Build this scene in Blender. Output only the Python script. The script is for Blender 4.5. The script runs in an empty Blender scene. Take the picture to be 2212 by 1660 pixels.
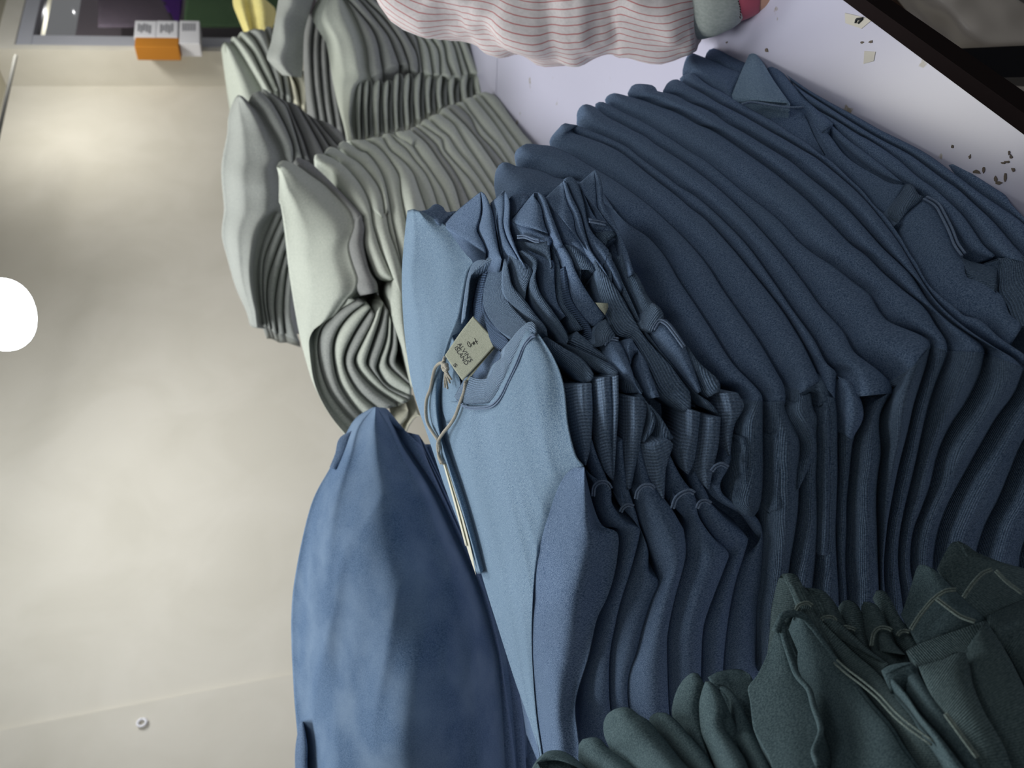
import bpy, math, random
import numpy as np
from mathutils import Vector, noise

# ------------------------------------------------------------------ camera
W, H = 2212, 1660
FPX = 1650.0
PITCH, ROLL = math.radians(15), math.radians(6)
EYE = np.array([0, 0, 1.3])
FW = np.array([0, math.cos(PITCH), -math.sin(PITCH)])
_U0 = np.array([0, math.sin(PITCH), math.cos(PITCH)])
UP = math.cos(ROLL) * _U0 + math.sin(ROLL) * np.array([1., 0, 0])
RT = math.cos(ROLL) * np.array([1., 0, 0]) - math.sin(ROLL) * _U0
sc = bpy.context.scene
cd = bpy.data.cameras.new('camera')
cam = bpy.data.objects.new('camera', cd)
sc.collection.objects.link(cam)
cd.sensor_width = 36
cd.lens = FPX / W * 36
cd.clip_start = 0.02
cd.dof.use_dof = True
cd.dof.focus_distance = 0.62
cd.dof.aperture_fstop = 9.0
from mathutils import Matrix
m = Matrix.Identity(4)                       # the phone was held on its side: the picture's left is up
for i in range(3):
    m[i][0] = -UP[i]; m[i][1] = RT[i]; m[i][2] = -FW[i]; m[i][3] = EYE[i]
cam.matrix_world = m
sc.camera = cam
# ------------------------------------------------------------------ light
sc.view_settings.view_transform = 'Standard'
sc.view_settings.look = 'None'
sc.view_settings.exposure = 0.0
sc.view_settings.gamma = 1.0
sc.cycles.max_bounces = 6
wd = bpy.data.worlds.new('world'); sc.world = wd; wd.use_nodes = True
wd.node_tree.nodes['Background'].inputs[0].default_value = (0.95, 0.97, 1.0, 1)
wd.node_tree.nodes['Background'].inputs[1].default_value = 0.19

def lamp(name, kind, loc, target, energy, col=(1, 1, 1), **kw):
    l = bpy.data.lights.new(name, kind); l.energy = energy; l.color = col
    for k, v in kw.items(): setattr(l, k, v)
    o = bpy.data.objects.new(name, l); sc.collection.objects.link(o)
    o.location = loc
    d = Vector(target) - Vector(loc)
    o.rotation_euler = d.to_track_quat('-Z', 'Y').to_euler()
    return o

lamp('ceiling_panel_light', 'AREA', (-0.25, 1.2, 2.62), (0.1, 0.95, 0.9), 21, (0.97, 0.98, 1.0), shape='RECTANGLE', size=0.9, size_y=0.5)
lamp('aisle_panel_light', 'AREA', (1.3, 0.35, 2.6), (0.4, 0.8, 0.9), 3.5, (0.95, 0.96, 1.0), shape='RECTANGLE', size=1.0, size_y=0.6)
lamp('back_room_fill', 'POINT', (2.80, 5.66, 2.55), (2.8, 5.66, 0), 7, (1, 1, 1), shadow_soft_size=0.0)  # added fill without a fitting, brightens the room behind the glass
lamp('window_fill', 'AREA', (2.1, 3.6, 2.6), (2.5, 5.2, 2.0), 6, (0.97, 0.98, 1.0), shape='RECTANGLE', size=0.5, size_y=0.3)  # unseen fill added to lift the window frame
lamp('far_panel_light', 'AREA', (0.75, 2.3, 2.6), (0.7, 1.9, 1.0), 21, (1.0, 0.99, 0.96), shape='RECTANGLE', size=0.7, size_y=0.7)

# ------------------------------------------------------------------ picking points of the place along the camera's rays
def ray(x, y):
    x = np.asarray(x, float); y = np.asarray(y, float)
    u = H - y; v = x
    a = (u - H / 2) / FPX; b = (W / 2 - v) / FPX
    return FW + a[..., None] * RT + b[..., None] * UP

def at(x, y, d):
    r = ray(x, y)
    return EYE + r * np.asarray(d, float)[..., None]

def plane_d(x, y, P, N):
    r = ray(x, y)
    return np.dot(np.array(P) - EYE, N) / (r @ N)

def tps(pts):
    P = np.array(pts, float)
    X = P[:, :2] / 500.0
    def k(r2): return np.where(r2 > 1e-12, r2 * np.log(r2 + 1e-12), 0)
    n = len(X)
    A = np.zeros((n + 3, n + 3))
    r2 = ((X[:, None] - X[None]) ** 2).sum(-1)
    A[:n, :n] = k(r2) + 1e-3 * np.eye(n)
    A[:n, n] = 1; A[:n, n + 1:] = X
    A[n, :n] = 1; A[n + 1:, :n] = X.T
    w = np.linalg.solve(A, np.concatenate([P[:, 2], [0, 0, 0]]))
    def f(x, y):
        q = np.stack([np.asarray(x, float) / 500, np.asarray(y, float) / 500], -1)
        r2 = ((q[..., None, :] - X) ** 2).sum(-1)
        return k(r2) @ w[:n] + w[n] + q @ w[n + 1:]
    return f

def smax(a, b, k=0.03):
    h = np.clip(0.5 + 0.5 * (a - b) / k, 0, 1)
    return b * (1 - h) + a * h + k * h * (1 - h)

# ------------------------------------------------------------------ polylines
def resample(pts, n):
    P = np.array(pts, float)
    keep = [0]
    for i in range(1, len(P)):
        if np.abs(P[i] - P[keep[-1]]).max() > 0.5: keep.append(i)
    P = P[keep]
    if len(P) < 2: return np.repeat(P[:1], n, 0)
    if len(P) > 2:
        Q = np.vstack([2 * P[0] - P[1], P, 2 * P[-1] - P[-2]])
        out = []
        for i in range(1, len(Q) - 2):
            p0, p1, p2, p3 = Q[i - 1:i + 3]
            for t in np.linspace(0, 1, 8, endpoint=False):
                out.append(0.5 * ((2 * p1) + (-p0 + p2) * t + (2 * p0 - 5 * p1 + 4 * p2 - p3) * t * t + (-p0 + 3 * p1 - 3 * p2 + p3) * t ** 3))
        out.append(P[-1]); P = np.array(out)
    s = np.concatenate([[0], np.cumsum(np.linalg.norm(np.diff(P, axis=0), axis=1))])
    t = np.linspace(0, s[-1], n)
    return np.stack([np.interp(t, s, P[:, i]) for i in range(P.shape[1])], -1)

def Z(x0, y0, s, *pts):
    return [(x0 + p[0] / s, y0 + p[1] / s) for p in pts]

# ------------------------------------------------------------------ objects
def link(name, me, parent=None):
    o = bpy.data.objects.new(name, me); sc.collection.objects.link(o)
    return o

ORG = {}
def mesh_obj(name, V, F, mat, parent=None, uv=None, smooth=True):
    V = np.asarray(V, float)
    if parent is not None: org = ORG[parent.name]
    else: org = np.array([V[:, 0].mean(), V[:, 1].mean(), V[:, 2].min()])
    me = bpy.data.meshes.new(name)
    me.from_pydata([tuple(v) for v in (V - org)], [], [tuple(f) for f in F])
    if uv is not None:
        l = me.uv_layers.new(name='UVMap')
        li = np.empty(len(me.loops), int); me.loops.foreach_get('vertex_index', li)
        l.data.foreach_set('uv', np.asarray(uv, float)[li].ravel())
    if smooth: me.polygons.foreach_set('use_smooth', [True] * len(me.polygons))
    me.materials.append(mat)
    me.validate(); me.update()
    import bmesh
    bm = bmesh.new(); bm.from_mesh(me)
    bmesh.ops.recalc_face_normals(bm, faces=bm.faces)
    bm.to_mesh(me); bm.free()
    o = link(name, me)
    ORG[o.name] = np.array(org)
    if parent is not None: o.parent = parent
    else: o.location = org
    return o

def empty(name, org):
    o = bpy.data.objects.new(name, None); sc.collection.objects.link(o)
    o.empty_display_size = 0.05
    o.location = org; ORG[o.name] = np.array(org, float)
    return o

def tag(o, label=None, cat=None, group=None, kind=None):
    if label: o['label'] = label
    if cat: o['category'] = cat
    if group: o['group'] = group
    if kind: o['kind'] = kind
    return o

class Geo:
    def __init__(s): s.V = []; s.F = []; s.UV = []
    def add(s, V, F, UV=None):
        n = len(s.V)
        s.V += [tuple(v) for v in V]
        s.F += [tuple(i + n for i in f) for f in F]
        s.UV += [tuple(u) for u in (UV if UV is not None else [(0, 0)] * len(V))]
        return s
    def obj(s, name, mat, parent=None, smooth=True):
        return mesh_obj(name, s.V, s.F, mat, parent, s.UV, smooth)

def vnoise(P, f, seed=0.0):
    return np.array([noise.noise(Vector((p[0] * f + seed, p[1] * f, p[2] * f))) for p in P])

def cloth(rows, D, offs=None, N=None, M=None, amp=0.0, skew=1.4, edge=0.0, inward=None, kin=0.45, thick=None,
          wr=0.0, wf=22.0, seed=0.0, wdir=None, geo=None, capamp=0.022, sink=0.0, wr2=0.0, wf2=60.0, power=0.75):
    """One fold of cloth: a bulging front between the given edges, closed by a body that runs back into its stack."""
    g = geo or Geo()
    lens = [np.linalg.norm(np.diff(np.array(r, float), axis=0), axis=1).sum() for r in rows]
    L = max(lens)
    N = N or int(np.clip(L / 9, 12, 110))
    R = [resample(r, N) for r in rows]
    offs = offs or [0] * len(R)
    wid = np.mean(np.linalg.norm(R[0] - R[-1], axis=1))
    M = M or int(np.clip(wid / 7, 7, 44))
    K = len(R)
    ts = np.linspace(0, 1, M)
    if K == 2 and (amp or edge): ts = 0.5 - 0.5 * np.cos(np.pi * ts)
    px = np.zeros((M, N, 2)); of = np.zeros((M, N))
    for j, t in enumerate(ts):
        s = t * (K - 1); i = min(int(s), K - 2); q = s - i
        p1, p2 = R[i], R[i + 1]
        p0 = R[i - 1] if i > 0 else 2 * p1 - p2
        p3 = R[i + 2] if i + 2 < K else 2 * p2 - p1
        px[j] = 0.5 * (2 * p1 + (p2 - p0) * q + (2 * p0 - 5 * p1 + 4 * p2 - p3) * q * q + (3 * p1 - 3 * p2 + p3 - p0) * q ** 3) if K > 2 else p1 * (1 - q) + p2 * q
        sm = q * q * (3 - 2 * q)
        of[j] = offs[i] * (1 - sm) + offs[i + 1] * sm
    base = D(px[..., 0], px[..., 1])
    w = np.linalg.norm(px[0] - px[-1], axis=1) * base.mean(0) / FPX       # true width in metres
    tt = ts[:, None]
    if amp:
        prof = np.sin(np.pi * np.clip(tt, 0, 1) ** skew)
        prof = np.sign(prof) * np.abs(prof) ** power
        of = of + np.minimum(amp * w, capamp)[None] * prof
    if edge: of = of - edge * (1 - tt) ** 2 * np.clip(w / 0.01, 0, 1)[None]
    d = base - of
    P = at(px[..., 0], px[..., 1], d)
    if wr:
        flat = P.reshape(-1, 3)
        q = flat.copy()
        if wdir is not None:
            wd_ = np.array(wdir) / np.linalg.norm(wdir)
            q = flat - np.outer(flat @ wd_, wd_) * 0.82
        nz = vnoise(q, wf, seed) + 0.5 * vnoise(q, wf * 2.3, seed + 7)
        if wr2: nz = nz + (wr2 / wr) * (1 - 3.2 * np.abs(vnoise(q, wf2, seed + 3)))
        nz = nz.reshape(M, N)
        fade = np.clip(np.minimum(tt, 1 - tt) * 5, 0, 1) if thick is None else np.ones((M, 1))
        r = ray(px[..., 0], px[..., 1]); r = r / np.linalg.norm(r, axis=-1, keepdims=True)
        P = P - r * (wr * nz * fade)[..., None]
    us = np.concatenate([[0], np.cumsum(np.linalg.norm(np.diff(P[M // 2], axis=0), axis=1))])
    vs = np.concatenate([np.zeros((1, N)), np.cumsum(np.linalg.norm(np.diff(P, axis=0), axis=2), 0)])
    UV = np.stack([np.broadcast_to(us, (M, N)), vs], -1)
    V = [P.reshape(-1, 3)]; UVs = [UV.reshape(-1, 2)]; F = []
    idx = np.arange(M * N).reshape(M, N)
    def quads(a, b):
        for i in range(len(a) - 1): F.append((a[i], a[i + 1], b[i + 1], b[i]))
    for j in range(M - 1): quads(idx[j], idx[j + 1])
    if thick is not None:
        r = ray(px[..., 0], px[..., 1]); r = r / np.linalg.norm(r, axis=-1, keepdims=True)
        B = (P + r * thick).reshape(-1, 3); V.append(B); UVs.append(UV.reshape(-1, 2))
        bi = idx + M * N
        for j in range(M - 1): quads(bi[j + 1], bi[j])
        quads(bi[0], idx[0]); quads(idx[-1], bi[-1])
        quads(idx[:, 0], bi[:, 0]); quads(bi[:, -1], idx[:, -1])
    else:
        def back(row):
            q = P[row]
            c = np.array(inward, float)
            o = q.copy(); o[:, :2] += (c[:2] - q[:, :2]) * kin; o[:, 2] -= sink
            return q + (o - q) * 0.12, o
        a1, a2 = back(0); b1, b2 = back(-1)
        n0 = M * N
        V += [a1, a2, b1, b2]; UVs += [UV[0], UV[0], UV[-1], UV[-1]]
        A1, A2, B1, B2 = [np.arange(n0 + i * N, n0 + (i + 1) * N) for i in range(4)]
        quads(A1, idx[0]); quads(A2, A1); quads(idx[-1], B1); quads(B1, B2); quads(B2, A2)
        F.append(tuple([int(v) for v in idx[:, 0]] + [int(B1[0]), int(B2[0]), int(A2[0]), int(A1[0])]))
        F.append(tuple([int(v) for v in idx[::-1, -1]] + [int(A1[-1]), int(A2[-1]), int(B2[-1]), int(B1[-1])]))
    F = [tuple(int(i) for i in f) for f in F]
    g.add(np.concatenate(V), F, np.concatenate(UVs))
    return g

def tube(P, r, n=8, geo=None, closed=False, flat=1.0):
    g = geo or Geo()
    P = np.array(P, float); K = len(P)
    r = np.broadcast_to(r, (K,))
    T = np.gradient(P, axis=0); T /= np.linalg.norm(T, axis=1, keepdims=True) + 1e-9
    ref = np.array([0.3, -0.8, 0.5]); V = []; UVs = []
    s = np.concatenate([[0], np.cumsum(np.linalg.norm(np.diff(P, axis=0), axis=1))])
    for i in range(K):
        a = np.cross(T[i], ref); a /= np.linalg.norm(a); b = np.cross(a, T[i]); ref = b
        for k in range(n):
            an = 2 * math.pi * k / n
            V.append(P[i] + r[i] * (a * math.cos(an) + b * flat * math.sin(an))); UVs.append((s[i], k / n))
    F = []
    for i in range(K - 1):
        for k in range(n):
            F.append((i * n + k, i * n + (k + 1) % n, (i + 1) * n + (k + 1) % n, (i + 1) * n + k))
    if closed:
        for k in range(n): F.append(((K - 1) * n + k, (K - 1) * n + (k + 1) % n, (k + 1) % n, k))
    else:
        F.append(tuple(range(n))[::-1]); F.append(tuple((K - 1) * n + k for k in range(n)))
    return g.add(V, F, UVs)

def box(P0, ax, ay, az, geo=None):
    """Box from a corner and three edge vectors."""
    g = geo or Geo(); P0 = np.array(P0, float)
    V = [P0 + i * np.array(ax) + j * np.array(ay) + k * np.array(az) for k in (0, 1) for j in (0, 1) for i in (0, 1)]
    F = [(0, 2, 3, 1), (4, 5, 7, 6), (0, 1, 5, 4), (2, 6, 7, 3), (0, 4, 6, 2), (1, 3, 7, 5)]
    return g.add(V, F)

def rbox(P0, ax, ay, az, mat, name, parent=None, bev=0.002):
    o = box(P0, ax, ay, az).obj(name, mat, parent, smooth=False)
    b = o.modifiers.new('bevel', 'BEVEL'); b.width = bev; b.segments = 2
    return o

# ------------------------------------------------------------------ materials
def srgb(r, g, b):
    f = lambda c: (c / 255 / 12.92) if c / 255 <= 0.04045 else ((c / 255 + 0.055) / 1.055) ** 2.4
    return (f(r), f(g), f(b), 1)

def newmat(name):
    mt = bpy.data.materials.new(name); mt.use_nodes = True
    return mt, mt.node_tree.nodes, mt.node_tree.links, mt.node_tree.nodes['Principled BSDF']

def plain(name, col, rough=0.6, spec=0.3, metal=0.0, emit=None, estr=0):
    mt, n, l, b = newmat(name)
    b.inputs['Base Color'].default_value = col; b.inputs['Roughness'].default_value = rough
    b.inputs['Specular IOR Level'].default_value = spec; b.inputs['Metallic'].default_value = metal
    if emit: b.inputs['Emission Color'].default_value = emit; b.inputs['Emission Strength'].default_value = estr
    return mt

def fabric(name, c1, c2, fade=None, scale=1400, rib=None, bump=0.35, sheen=0.25, stripe=None, big=0.35, bigscale=9):
    """Heathered knit: fine two-tone fibre noise, broad washed-out patches, optional rib lines in UV."""
    mt, n, l, b = newmat(name)
    tc = n.new('ShaderNodeTexCoord')
    nz = n.new('ShaderNodeTexNoise'); nz.inputs['Scale'].default_value = scale; nz.inputs['Detail'].default_value = 3
    mp = n.new('ShaderNodeMapping'); mp.inputs['Scale'].default_value = (1, 1, 0.45)
    l.new(tc.outputs['Object'], mp.inputs[0]); l.new(mp.outputs[0], nz.inputs['Vector'])
    cr = n.new('ShaderNodeValToRGB'); cr.color_ramp.elements[0].position = 0.36; cr.color_ramp.elements[1].position = 0.66
    cr.color_ramp.elements[0].color = c1; cr.color_ramp.elements[1].color = c2
    l.new(nz.outputs['Fac'], cr.inputs[0])
    last = cr.outputs[0]
    nb = n.new('ShaderNodeTexNoise'); nb.inputs['Scale'].default_value = bigscale; nb.inputs['Detail'].default_value = 4
    l.new(tc.outputs['Object'], nb.inputs['Vector'])
    r2 = n.new('ShaderNodeValToRGB'); r2.color_ramp.elements[0].position = 0.38; r2.color_ramp.elements[1].position = 0.68
    r2.color_ramp.elements[0].color = (0, 0, 0, 1); r2.color_ramp.elements[1].color = (big, big, big, 1)
    l.new(nb.outputs['Fac'], r2.inputs[0])
    mx = n.new('ShaderNodeMixRGB'); mx.inputs[2].default_value = fade or c2
    l.new(r2.outputs[0], mx.inputs[0]); l.new(last, mx.inputs[1]); last = mx.outputs[0]
    bp = n.new('ShaderNodeBump'); bp.inputs['Strength'].default_value = bump; bp.inputs['Distance'].default_value = 0.0006
    l.new(nz.outputs['Fac'], bp.inputs['Height'])
    nrm = bp.outputs[0]
    if rib:
        sx, sy, dist = rib
        uv = n.new('ShaderNodeUVMap')
        sep = n.new('ShaderNodeSeparateXYZ'); l.new(uv.outputs[0], sep.inputs[0])
        def wave(k, out):
            mu = n.new('ShaderNodeMath'); mu.operation = 'MULTIPLY'; mu.inputs[1].default_value = k * 2 * math.pi
            l.new(sep.outputs[out], mu.inputs[0])
            sn = n.new('ShaderNodeMath'); sn.operation = 'SINE'; l.new(mu.outputs[0], sn.inputs[0]); return sn.outputs[0]
        hs = []
        if sx: hs.append(wave(sx, 0))
        if sy: hs.append(wave(sy, 1))
        h = hs[0]
        if len(hs) == 2:
            ad = n.new('ShaderNodeMath'); ad.operation = 'MULTIPLY_ADD'; ad.inputs[1].default_value = 0.5
            l.new(hs[1], ad.inputs[0]); l.new(hs[0], ad.inputs[2]); h = ad.outputs[0]
        b2 = n.new('ShaderNodeBump'); b2.inputs['Strength'].default_value = 0.9; b2.inputs['Distance'].default_value = dist
        l.new(h, b2.inputs['Height']); l.new(nrm, b2.inputs['Normal']); nrm = b2.outputs[0]
        mr = n.new('ShaderNodeMapRange'); mr.inputs[1].default_value = -1.2; mr.inputs[2].default_value = 1.0
        mr.inputs[3].default_value = 0.74; mr.inputs[4].default_value = 1.1
        l.new(h, mr.inputs[0])
        mm = n.new('ShaderNodeMixRGB'); mm.blend_type = 'MULTIPLY'; mm.inputs[0].default_value = 1
        l.new(last, mm.inputs[1]); l.new(mr.outputs[0], mm.inputs[2]); last = mm.outputs[0]
    if stripe:
        k, col, width = stripe
        uv = n.new('ShaderNodeUVMap'); sep = n.new('ShaderNodeSeparateXYZ'); l.new(uv.outputs[0], sep.inputs[0])
        mu = n.new('ShaderNodeMath'); mu.operation = 'MULTIPLY'; mu.inputs[1].default_value = k; l.new(sep.outputs[1], mu.inputs[0])
        fr = n.new('ShaderNodeMath'); fr.operation = 'FRACT'; l.new(mu.outputs[0], fr.inputs[0])
        lt = n.new('ShaderNodeMath'); lt.operation = 'LESS_THAN'; lt.inputs[1].default_value = width; l.new(fr.outputs[0], lt.inputs[0])
        ms = n.new('ShaderNodeMixRGB'); ms.inputs[2].default_value = col
        l.new(lt.outputs[0], ms.inputs[0]); l.new(last, ms.inputs[1]); last = ms.outputs[0]
    l.new(last, b.inputs['Base Color']); l.new(nrm, b.inputs['Normal'])
    b.inputs['Roughness'].default_value = 0.92
    b.inputs['Specular IOR Level'].default_value = 0.12
    b.inputs['Sheen Weight'].default_value = sheen
    b.inputs['Sheen Roughness'].default_value = 0.55
    b.inputs['Sheen Tint'].default_value = c2
    return mt

BLUE = dict(c1=srgb(61, 84, 115), c2=srgb(127, 149, 178), fade=srgb(97, 118, 140))
M_blue = fabric('blue_fleece_knit', **BLUE, sheen=0.2)
M_bluel = fabric('lit_washed_blue_jersey', srgb(80, 110, 140), srgb(156, 180, 200), fade=srgb(120, 146, 168), scale=1500, big=0.5)  # paler than the blue knit: overhead lamp light put into the colour
M_bluep = fabric('blue_brushed_fleece', srgb(70, 94, 124), srgb(108, 132, 160), fade=srgb(124, 146, 170), scale=1100, big=0.7, bigscale=17)
M_brib = fabric('blue_rib_knit', srgb(66, 88, 114), srgb(122, 144, 168), rib=(0, 480, 0.0005), scale=1200)
M_brib2 = fabric('blue_rib_knit_fine', srgb(62, 84, 110), srgb(120, 142, 166), rib=(0, 620, 0.0003), scale=1200)
M_bblk = fabric('blue_rib_band', srgb(86, 110, 138), srgb(140, 162, 188), rib=(430, 300, 0.0004), scale=1400)
M_bsea = fabric('blue_seam_thread', srgb(84, 104, 132), srgb(134, 152, 176), scale=1500)
M_bribl = fabric('lit_blue_rib', srgb(86, 112, 140), srgb(144, 166, 190), rib=(0, 520, 0.0004), scale=1200)  # rib made pale to match the lit panels, lamp light in its colour
M_tape = fabric('herringbone_tape', srgb(66, 88, 118), srgb(102, 124, 154), rib=(420, 260, 0.0006), scale=1500)
M_green = fabric('dark_green_fleece', srgb(54, 72, 78), srgb(94, 114, 118), fade=srgb(74, 90, 96), scale=1400)
M_grib = fabric('dark_green_rib', srgb(56, 74, 78), srgb(98, 116, 118), rib=(760, 0, 0.00025), scale=1200)
M_gsea = fabric('green_seam_thread', srgb(70, 84, 84), srgb(124, 138, 132), scale=1500)
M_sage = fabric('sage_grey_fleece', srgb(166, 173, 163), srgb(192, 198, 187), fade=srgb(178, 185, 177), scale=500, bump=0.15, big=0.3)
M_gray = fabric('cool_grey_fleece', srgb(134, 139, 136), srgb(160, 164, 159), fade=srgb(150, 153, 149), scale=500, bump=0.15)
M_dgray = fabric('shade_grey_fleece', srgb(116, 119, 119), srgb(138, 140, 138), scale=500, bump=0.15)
M_edge = fabric('pale_folded_edge', srgb(176, 176, 160), srgb(206, 204, 184), scale=500, bump=0.1)
M_yel = fabric('pale_yellow_cloth', srgb(228, 214, 128), srgb(250, 240, 170), scale=400, bump=0.2)
M_cord = fabric('cream_cotton_cord', srgb(205, 200, 182), srgb(240, 236, 222), rib=(900, 0, 0.0005), scale=1500)
M_lab = fabric('woven_sage_label', srgb(150, 156, 140), srgb(188, 192, 174), scale=1800, bump=0.5)
M_card = plain('ivory_card', srgb(226, 226, 208), 0.6)
M_ink = plain('black_print', srgb(40, 44, 46), 0.7)
M_shirt = fabric('striped_shirt_cotton', srgb(206, 200, 200), srgb(216, 210, 210), stripe=(52, srgb(186, 128, 128), 0.15), scale=300, bump=0.1, sheen=0)
M_cuff = fabric('grey_green_cuff', srgb(172, 182, 176), srgb(190, 198, 192), scale=400, bump=0.1)
M_strap = plain('pink_strap', srgb(186, 92, 110), 0.5)
M_thread = plain('dark_thread', srgb(60, 20, 32), 0.8)
M_skin = plain('skin', srgb(190, 148, 130), 0.5)

def wallmat(name, c1, c2, scale=3.0, rough=0.6):
    mt, n, l, b = newmat(name)
    tc = n.new('ShaderNodeTexCoord'); nz = n.new('ShaderNodeTexNoise'); nz.inputs['Scale'].default_value = scale; nz.inputs['Detail'].default_value = 6
    nz.inputs['Distortion'].default_value = 0.6
    l.new(tc.outputs['Object'], nz.inputs['Vector'])
    cr = n.new('ShaderNodeValToRGB'); cr.color_ramp.elements[0].position = 0.35; cr.color_ramp.elements[1].position = 0.62
    cr.color_ramp.elements[0].color = c1; cr.color_ramp.elements[1].color = c2
    l.new(nz.outputs['Fac'], cr.inputs[0]); l.new(cr.outputs[0], b.inputs['Base Color'])
    bp = n.new('ShaderNodeBump'); bp.inputs['Strength'].default_value = 0.15; bp.inputs['Distance'].default_value = 0.004
    l.new(nz.outputs['Fac'], bp.inputs['Height']); l.new(bp.outputs[0], b.inputs['Normal'])
    b.inputs['Roughness'].default_value = rough; b.inputs['Specular IOR Level'].default_value = 0.25
    return mt
M_wall = wallmat('cream_wall_paint', srgb(213, 209, 196), srgb(221, 217, 205))
M_ceil = wallmat('ceiling_paint', srgb(196, 192, 172), srgb(206, 202, 184))
M_pvc = plain('white_window_pvc', srgb(188, 190, 198), 0.35, 0.5)

def tablemat():
    mt, n, l, b = newmat('white_laminate')
    tc = n.new('ShaderNodeTexCoord')
    nz = n.new('ShaderNodeTexNoise'); nz.inputs['Scale'].default_value = 26; nz.inputs['Detail'].default_value = 8
    l.new(tc.outputs['Object'], nz.inputs['Vector'])
    cr = n.new('ShaderNodeValToRGB'); cr.color_ramp.elements[0].position = 0.27; cr.color_ramp.elements[1].position = 0.3
    cr.color_ramp.elements[0].color = srgb(160, 152, 140); cr.color_ramp.elements[1].color = srgb(200, 200, 220)
    l.new(nz.outputs['Fac'], cr.inputs[0]); l.new(cr.outputs[0], b.inputs['Base Color'])
    b.inputs['Roughness'].default_value = 0.24; b.inputs['Specular IOR Level'].default_value = 0.35
    return mt
M_tab = tablemat()
M_tabedge = plain('dark_edge_band', srgb(34, 27, 27), 0.9, 0.05)
M_steel = plain('black_steel', srgb(22, 22, 26), 0.4, 0.5)
M_cardb = plain('brown_cardboard', srgb(120, 98, 84), 0.85)

# ------------------------------------------------------------------ depth fields of the stacks
TZ = 0.75
N1 = np.array([.785, -.62, .28]); P1 = np.array([.34, .775, .75])
N2 = np.array([-.5, -.86, .25]); P2 = at(1640, 870, .49)
def D_blue(x, y):
    return smax(plane_d(x, y, P1, N1), plane_d(x, y, P2, N2), 0.05)
D_top = tps([(880, 455, .79), (866, 600, .80), (885, 750, .80), (905, 870, .79), (960, 1050, .77), (1030, 1240, .75), (1100, 1450, .73), (1160, 1620, .71),
             (1000, 500, .72), (1081, 552, .665), (1000, 650, .70), (1147, 697, .575), (1000, 870, .70), (1100, 850, .60), (1230, 850, .53),
             (1240, 960, .52), (1340, 1145, .535), (1150, 1100, .60), (1200, 1300, .60), (1320, 1250, .57), (1260, 1450, .62), (1220, 1600, .655)])
C_blue = (0.02, 0.74, 0.9)
C_green = (-0.42, 0.42, 0.9)
def D_green(x, y):
    return D_g(x, y)
D_g = tps([(1200, 1640, .52), (1400, 1500, .51), (1600, 1400, .50), (1700, 1240, .50), (1900, 1300, .49), (2050, 1180, .49), (2212, 1230, .49),
           (1800, 1600, .43), (2000, 1500, .42), (2212, 1450, .42), (1500, 1640, .46), (2212, 1700, .38), (1150, 1720, .50), (1700, 1700, .41)])
D_ga = tps([(1060, 200, 2.0), (1140, 290, 1.76), (1000, 215, 1.98), (900, 450, 1.42), (1100, 350, 1.6), (1000, 420, 1.45), (610, 350, 1.62), (750, 300, 1.85),
            (700, 640, 1.33), (850, 900, 1.22), (620, 620, 1.45), (700, 900, 1.25), (900, 800, 1.2)])
D_gb = lambda x, y: 0 * x + 1.95 - 0.25 * np.clip((np.asarray(y) - 200) / 500, 0, 1) + 0.0 * y
D_gc = tps([(690, 0, 2.2), (760, 280, 2.08), (900, 60, 2.2), (1040, 90, 2.2), (1060, 195, 2.14), (900, 200, 2.1), (800, 250, 2.06), (900, -80, 2.3), (700, -80, 2.3)])
D_gd = lambda x, y: 0 * x + 2.45 + 0 * y
D_pile = tps([(820, 890, 1.0), (750, 1200, .93), (640, 1350, .98), (880, 1250, .91), (1090, 1650, .92), (660, 1650, .93), (1000, 1150, .97), (850, 1600, .86), (1100, 1450, .95)])
C_ga = (0.30, 1.75, 0); C_gb = (0.15, 2.3, 0); C_gc = (0.55, 2.5, 0); C_gd = (0.5, 3.0, 0); C_pile = (-0.35, 1.1, 0)

# ------------------------------------------------------------------ the room
MN = np.array([.58, -.814, 0.]); WALLK = -2.78
def wall_pt(x, y, off=0.0):
    r = ray(x, y); t = (WALLK + off) / (r @ MN)
    return EYE + r * t
ML = np.array([.814, .58, 0.])                  # along the wall, to the right
ZUP = np.array([0, 0, 1.])
CEIL = 2.74
def wall_s(P): return float(np.dot(P - EYE, ML))
def wall_at(s, z, off=0.0): return EYE + MN * (WALLK + off) + ML * s + np.array([0, 0, z - 1.3])
s_pl = wall_s(wall_pt(250, 186))                # left edge of the projecting pier
s_pr = wall_s(wall_pt(250, 99, .22))
s_left = -2.6
s_step = wall_s(wall_pt(315, 1522))
g = box(wall_at(s_left, 0), ML * (s_pl + 0.3 - s_left), -MN * 0.12, ZUP * CEIL)
tag(g.obj('wall_back', M_wall, smooth=False), kind='structure')
g = box(wall_at(s_left, 0, 0.0), ML * (s_step - s_left), MN * 0.018, ZUP * CEIL)
tag(g.obj('trim_1', M_wall, smooth=False), kind='structure')
g = box(wall_at(s_pl, 0), ML * (s_pr - s_pl), MN * 0.22, ZUP * CEIL)
tag(g.obj('wall_pier', M_wall, smooth=False), kind='structure')
g = box(wall_at(s_left, CEIL, -.3), ML * 9.0, MN * 3.6, ZUP * 0.1)
tag(g.obj('ceiling', M_ceil, smooth=False), kind='structure')
g = box((-3, -1.5, -0.1), (9, 0, 0), (0, 9, 0), (0, 0, 0.1))
tag(g.obj('floor', plain('grey_floor_tiles', srgb(120, 118, 116), 0.5), smooth=False), kind='structure')
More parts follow.
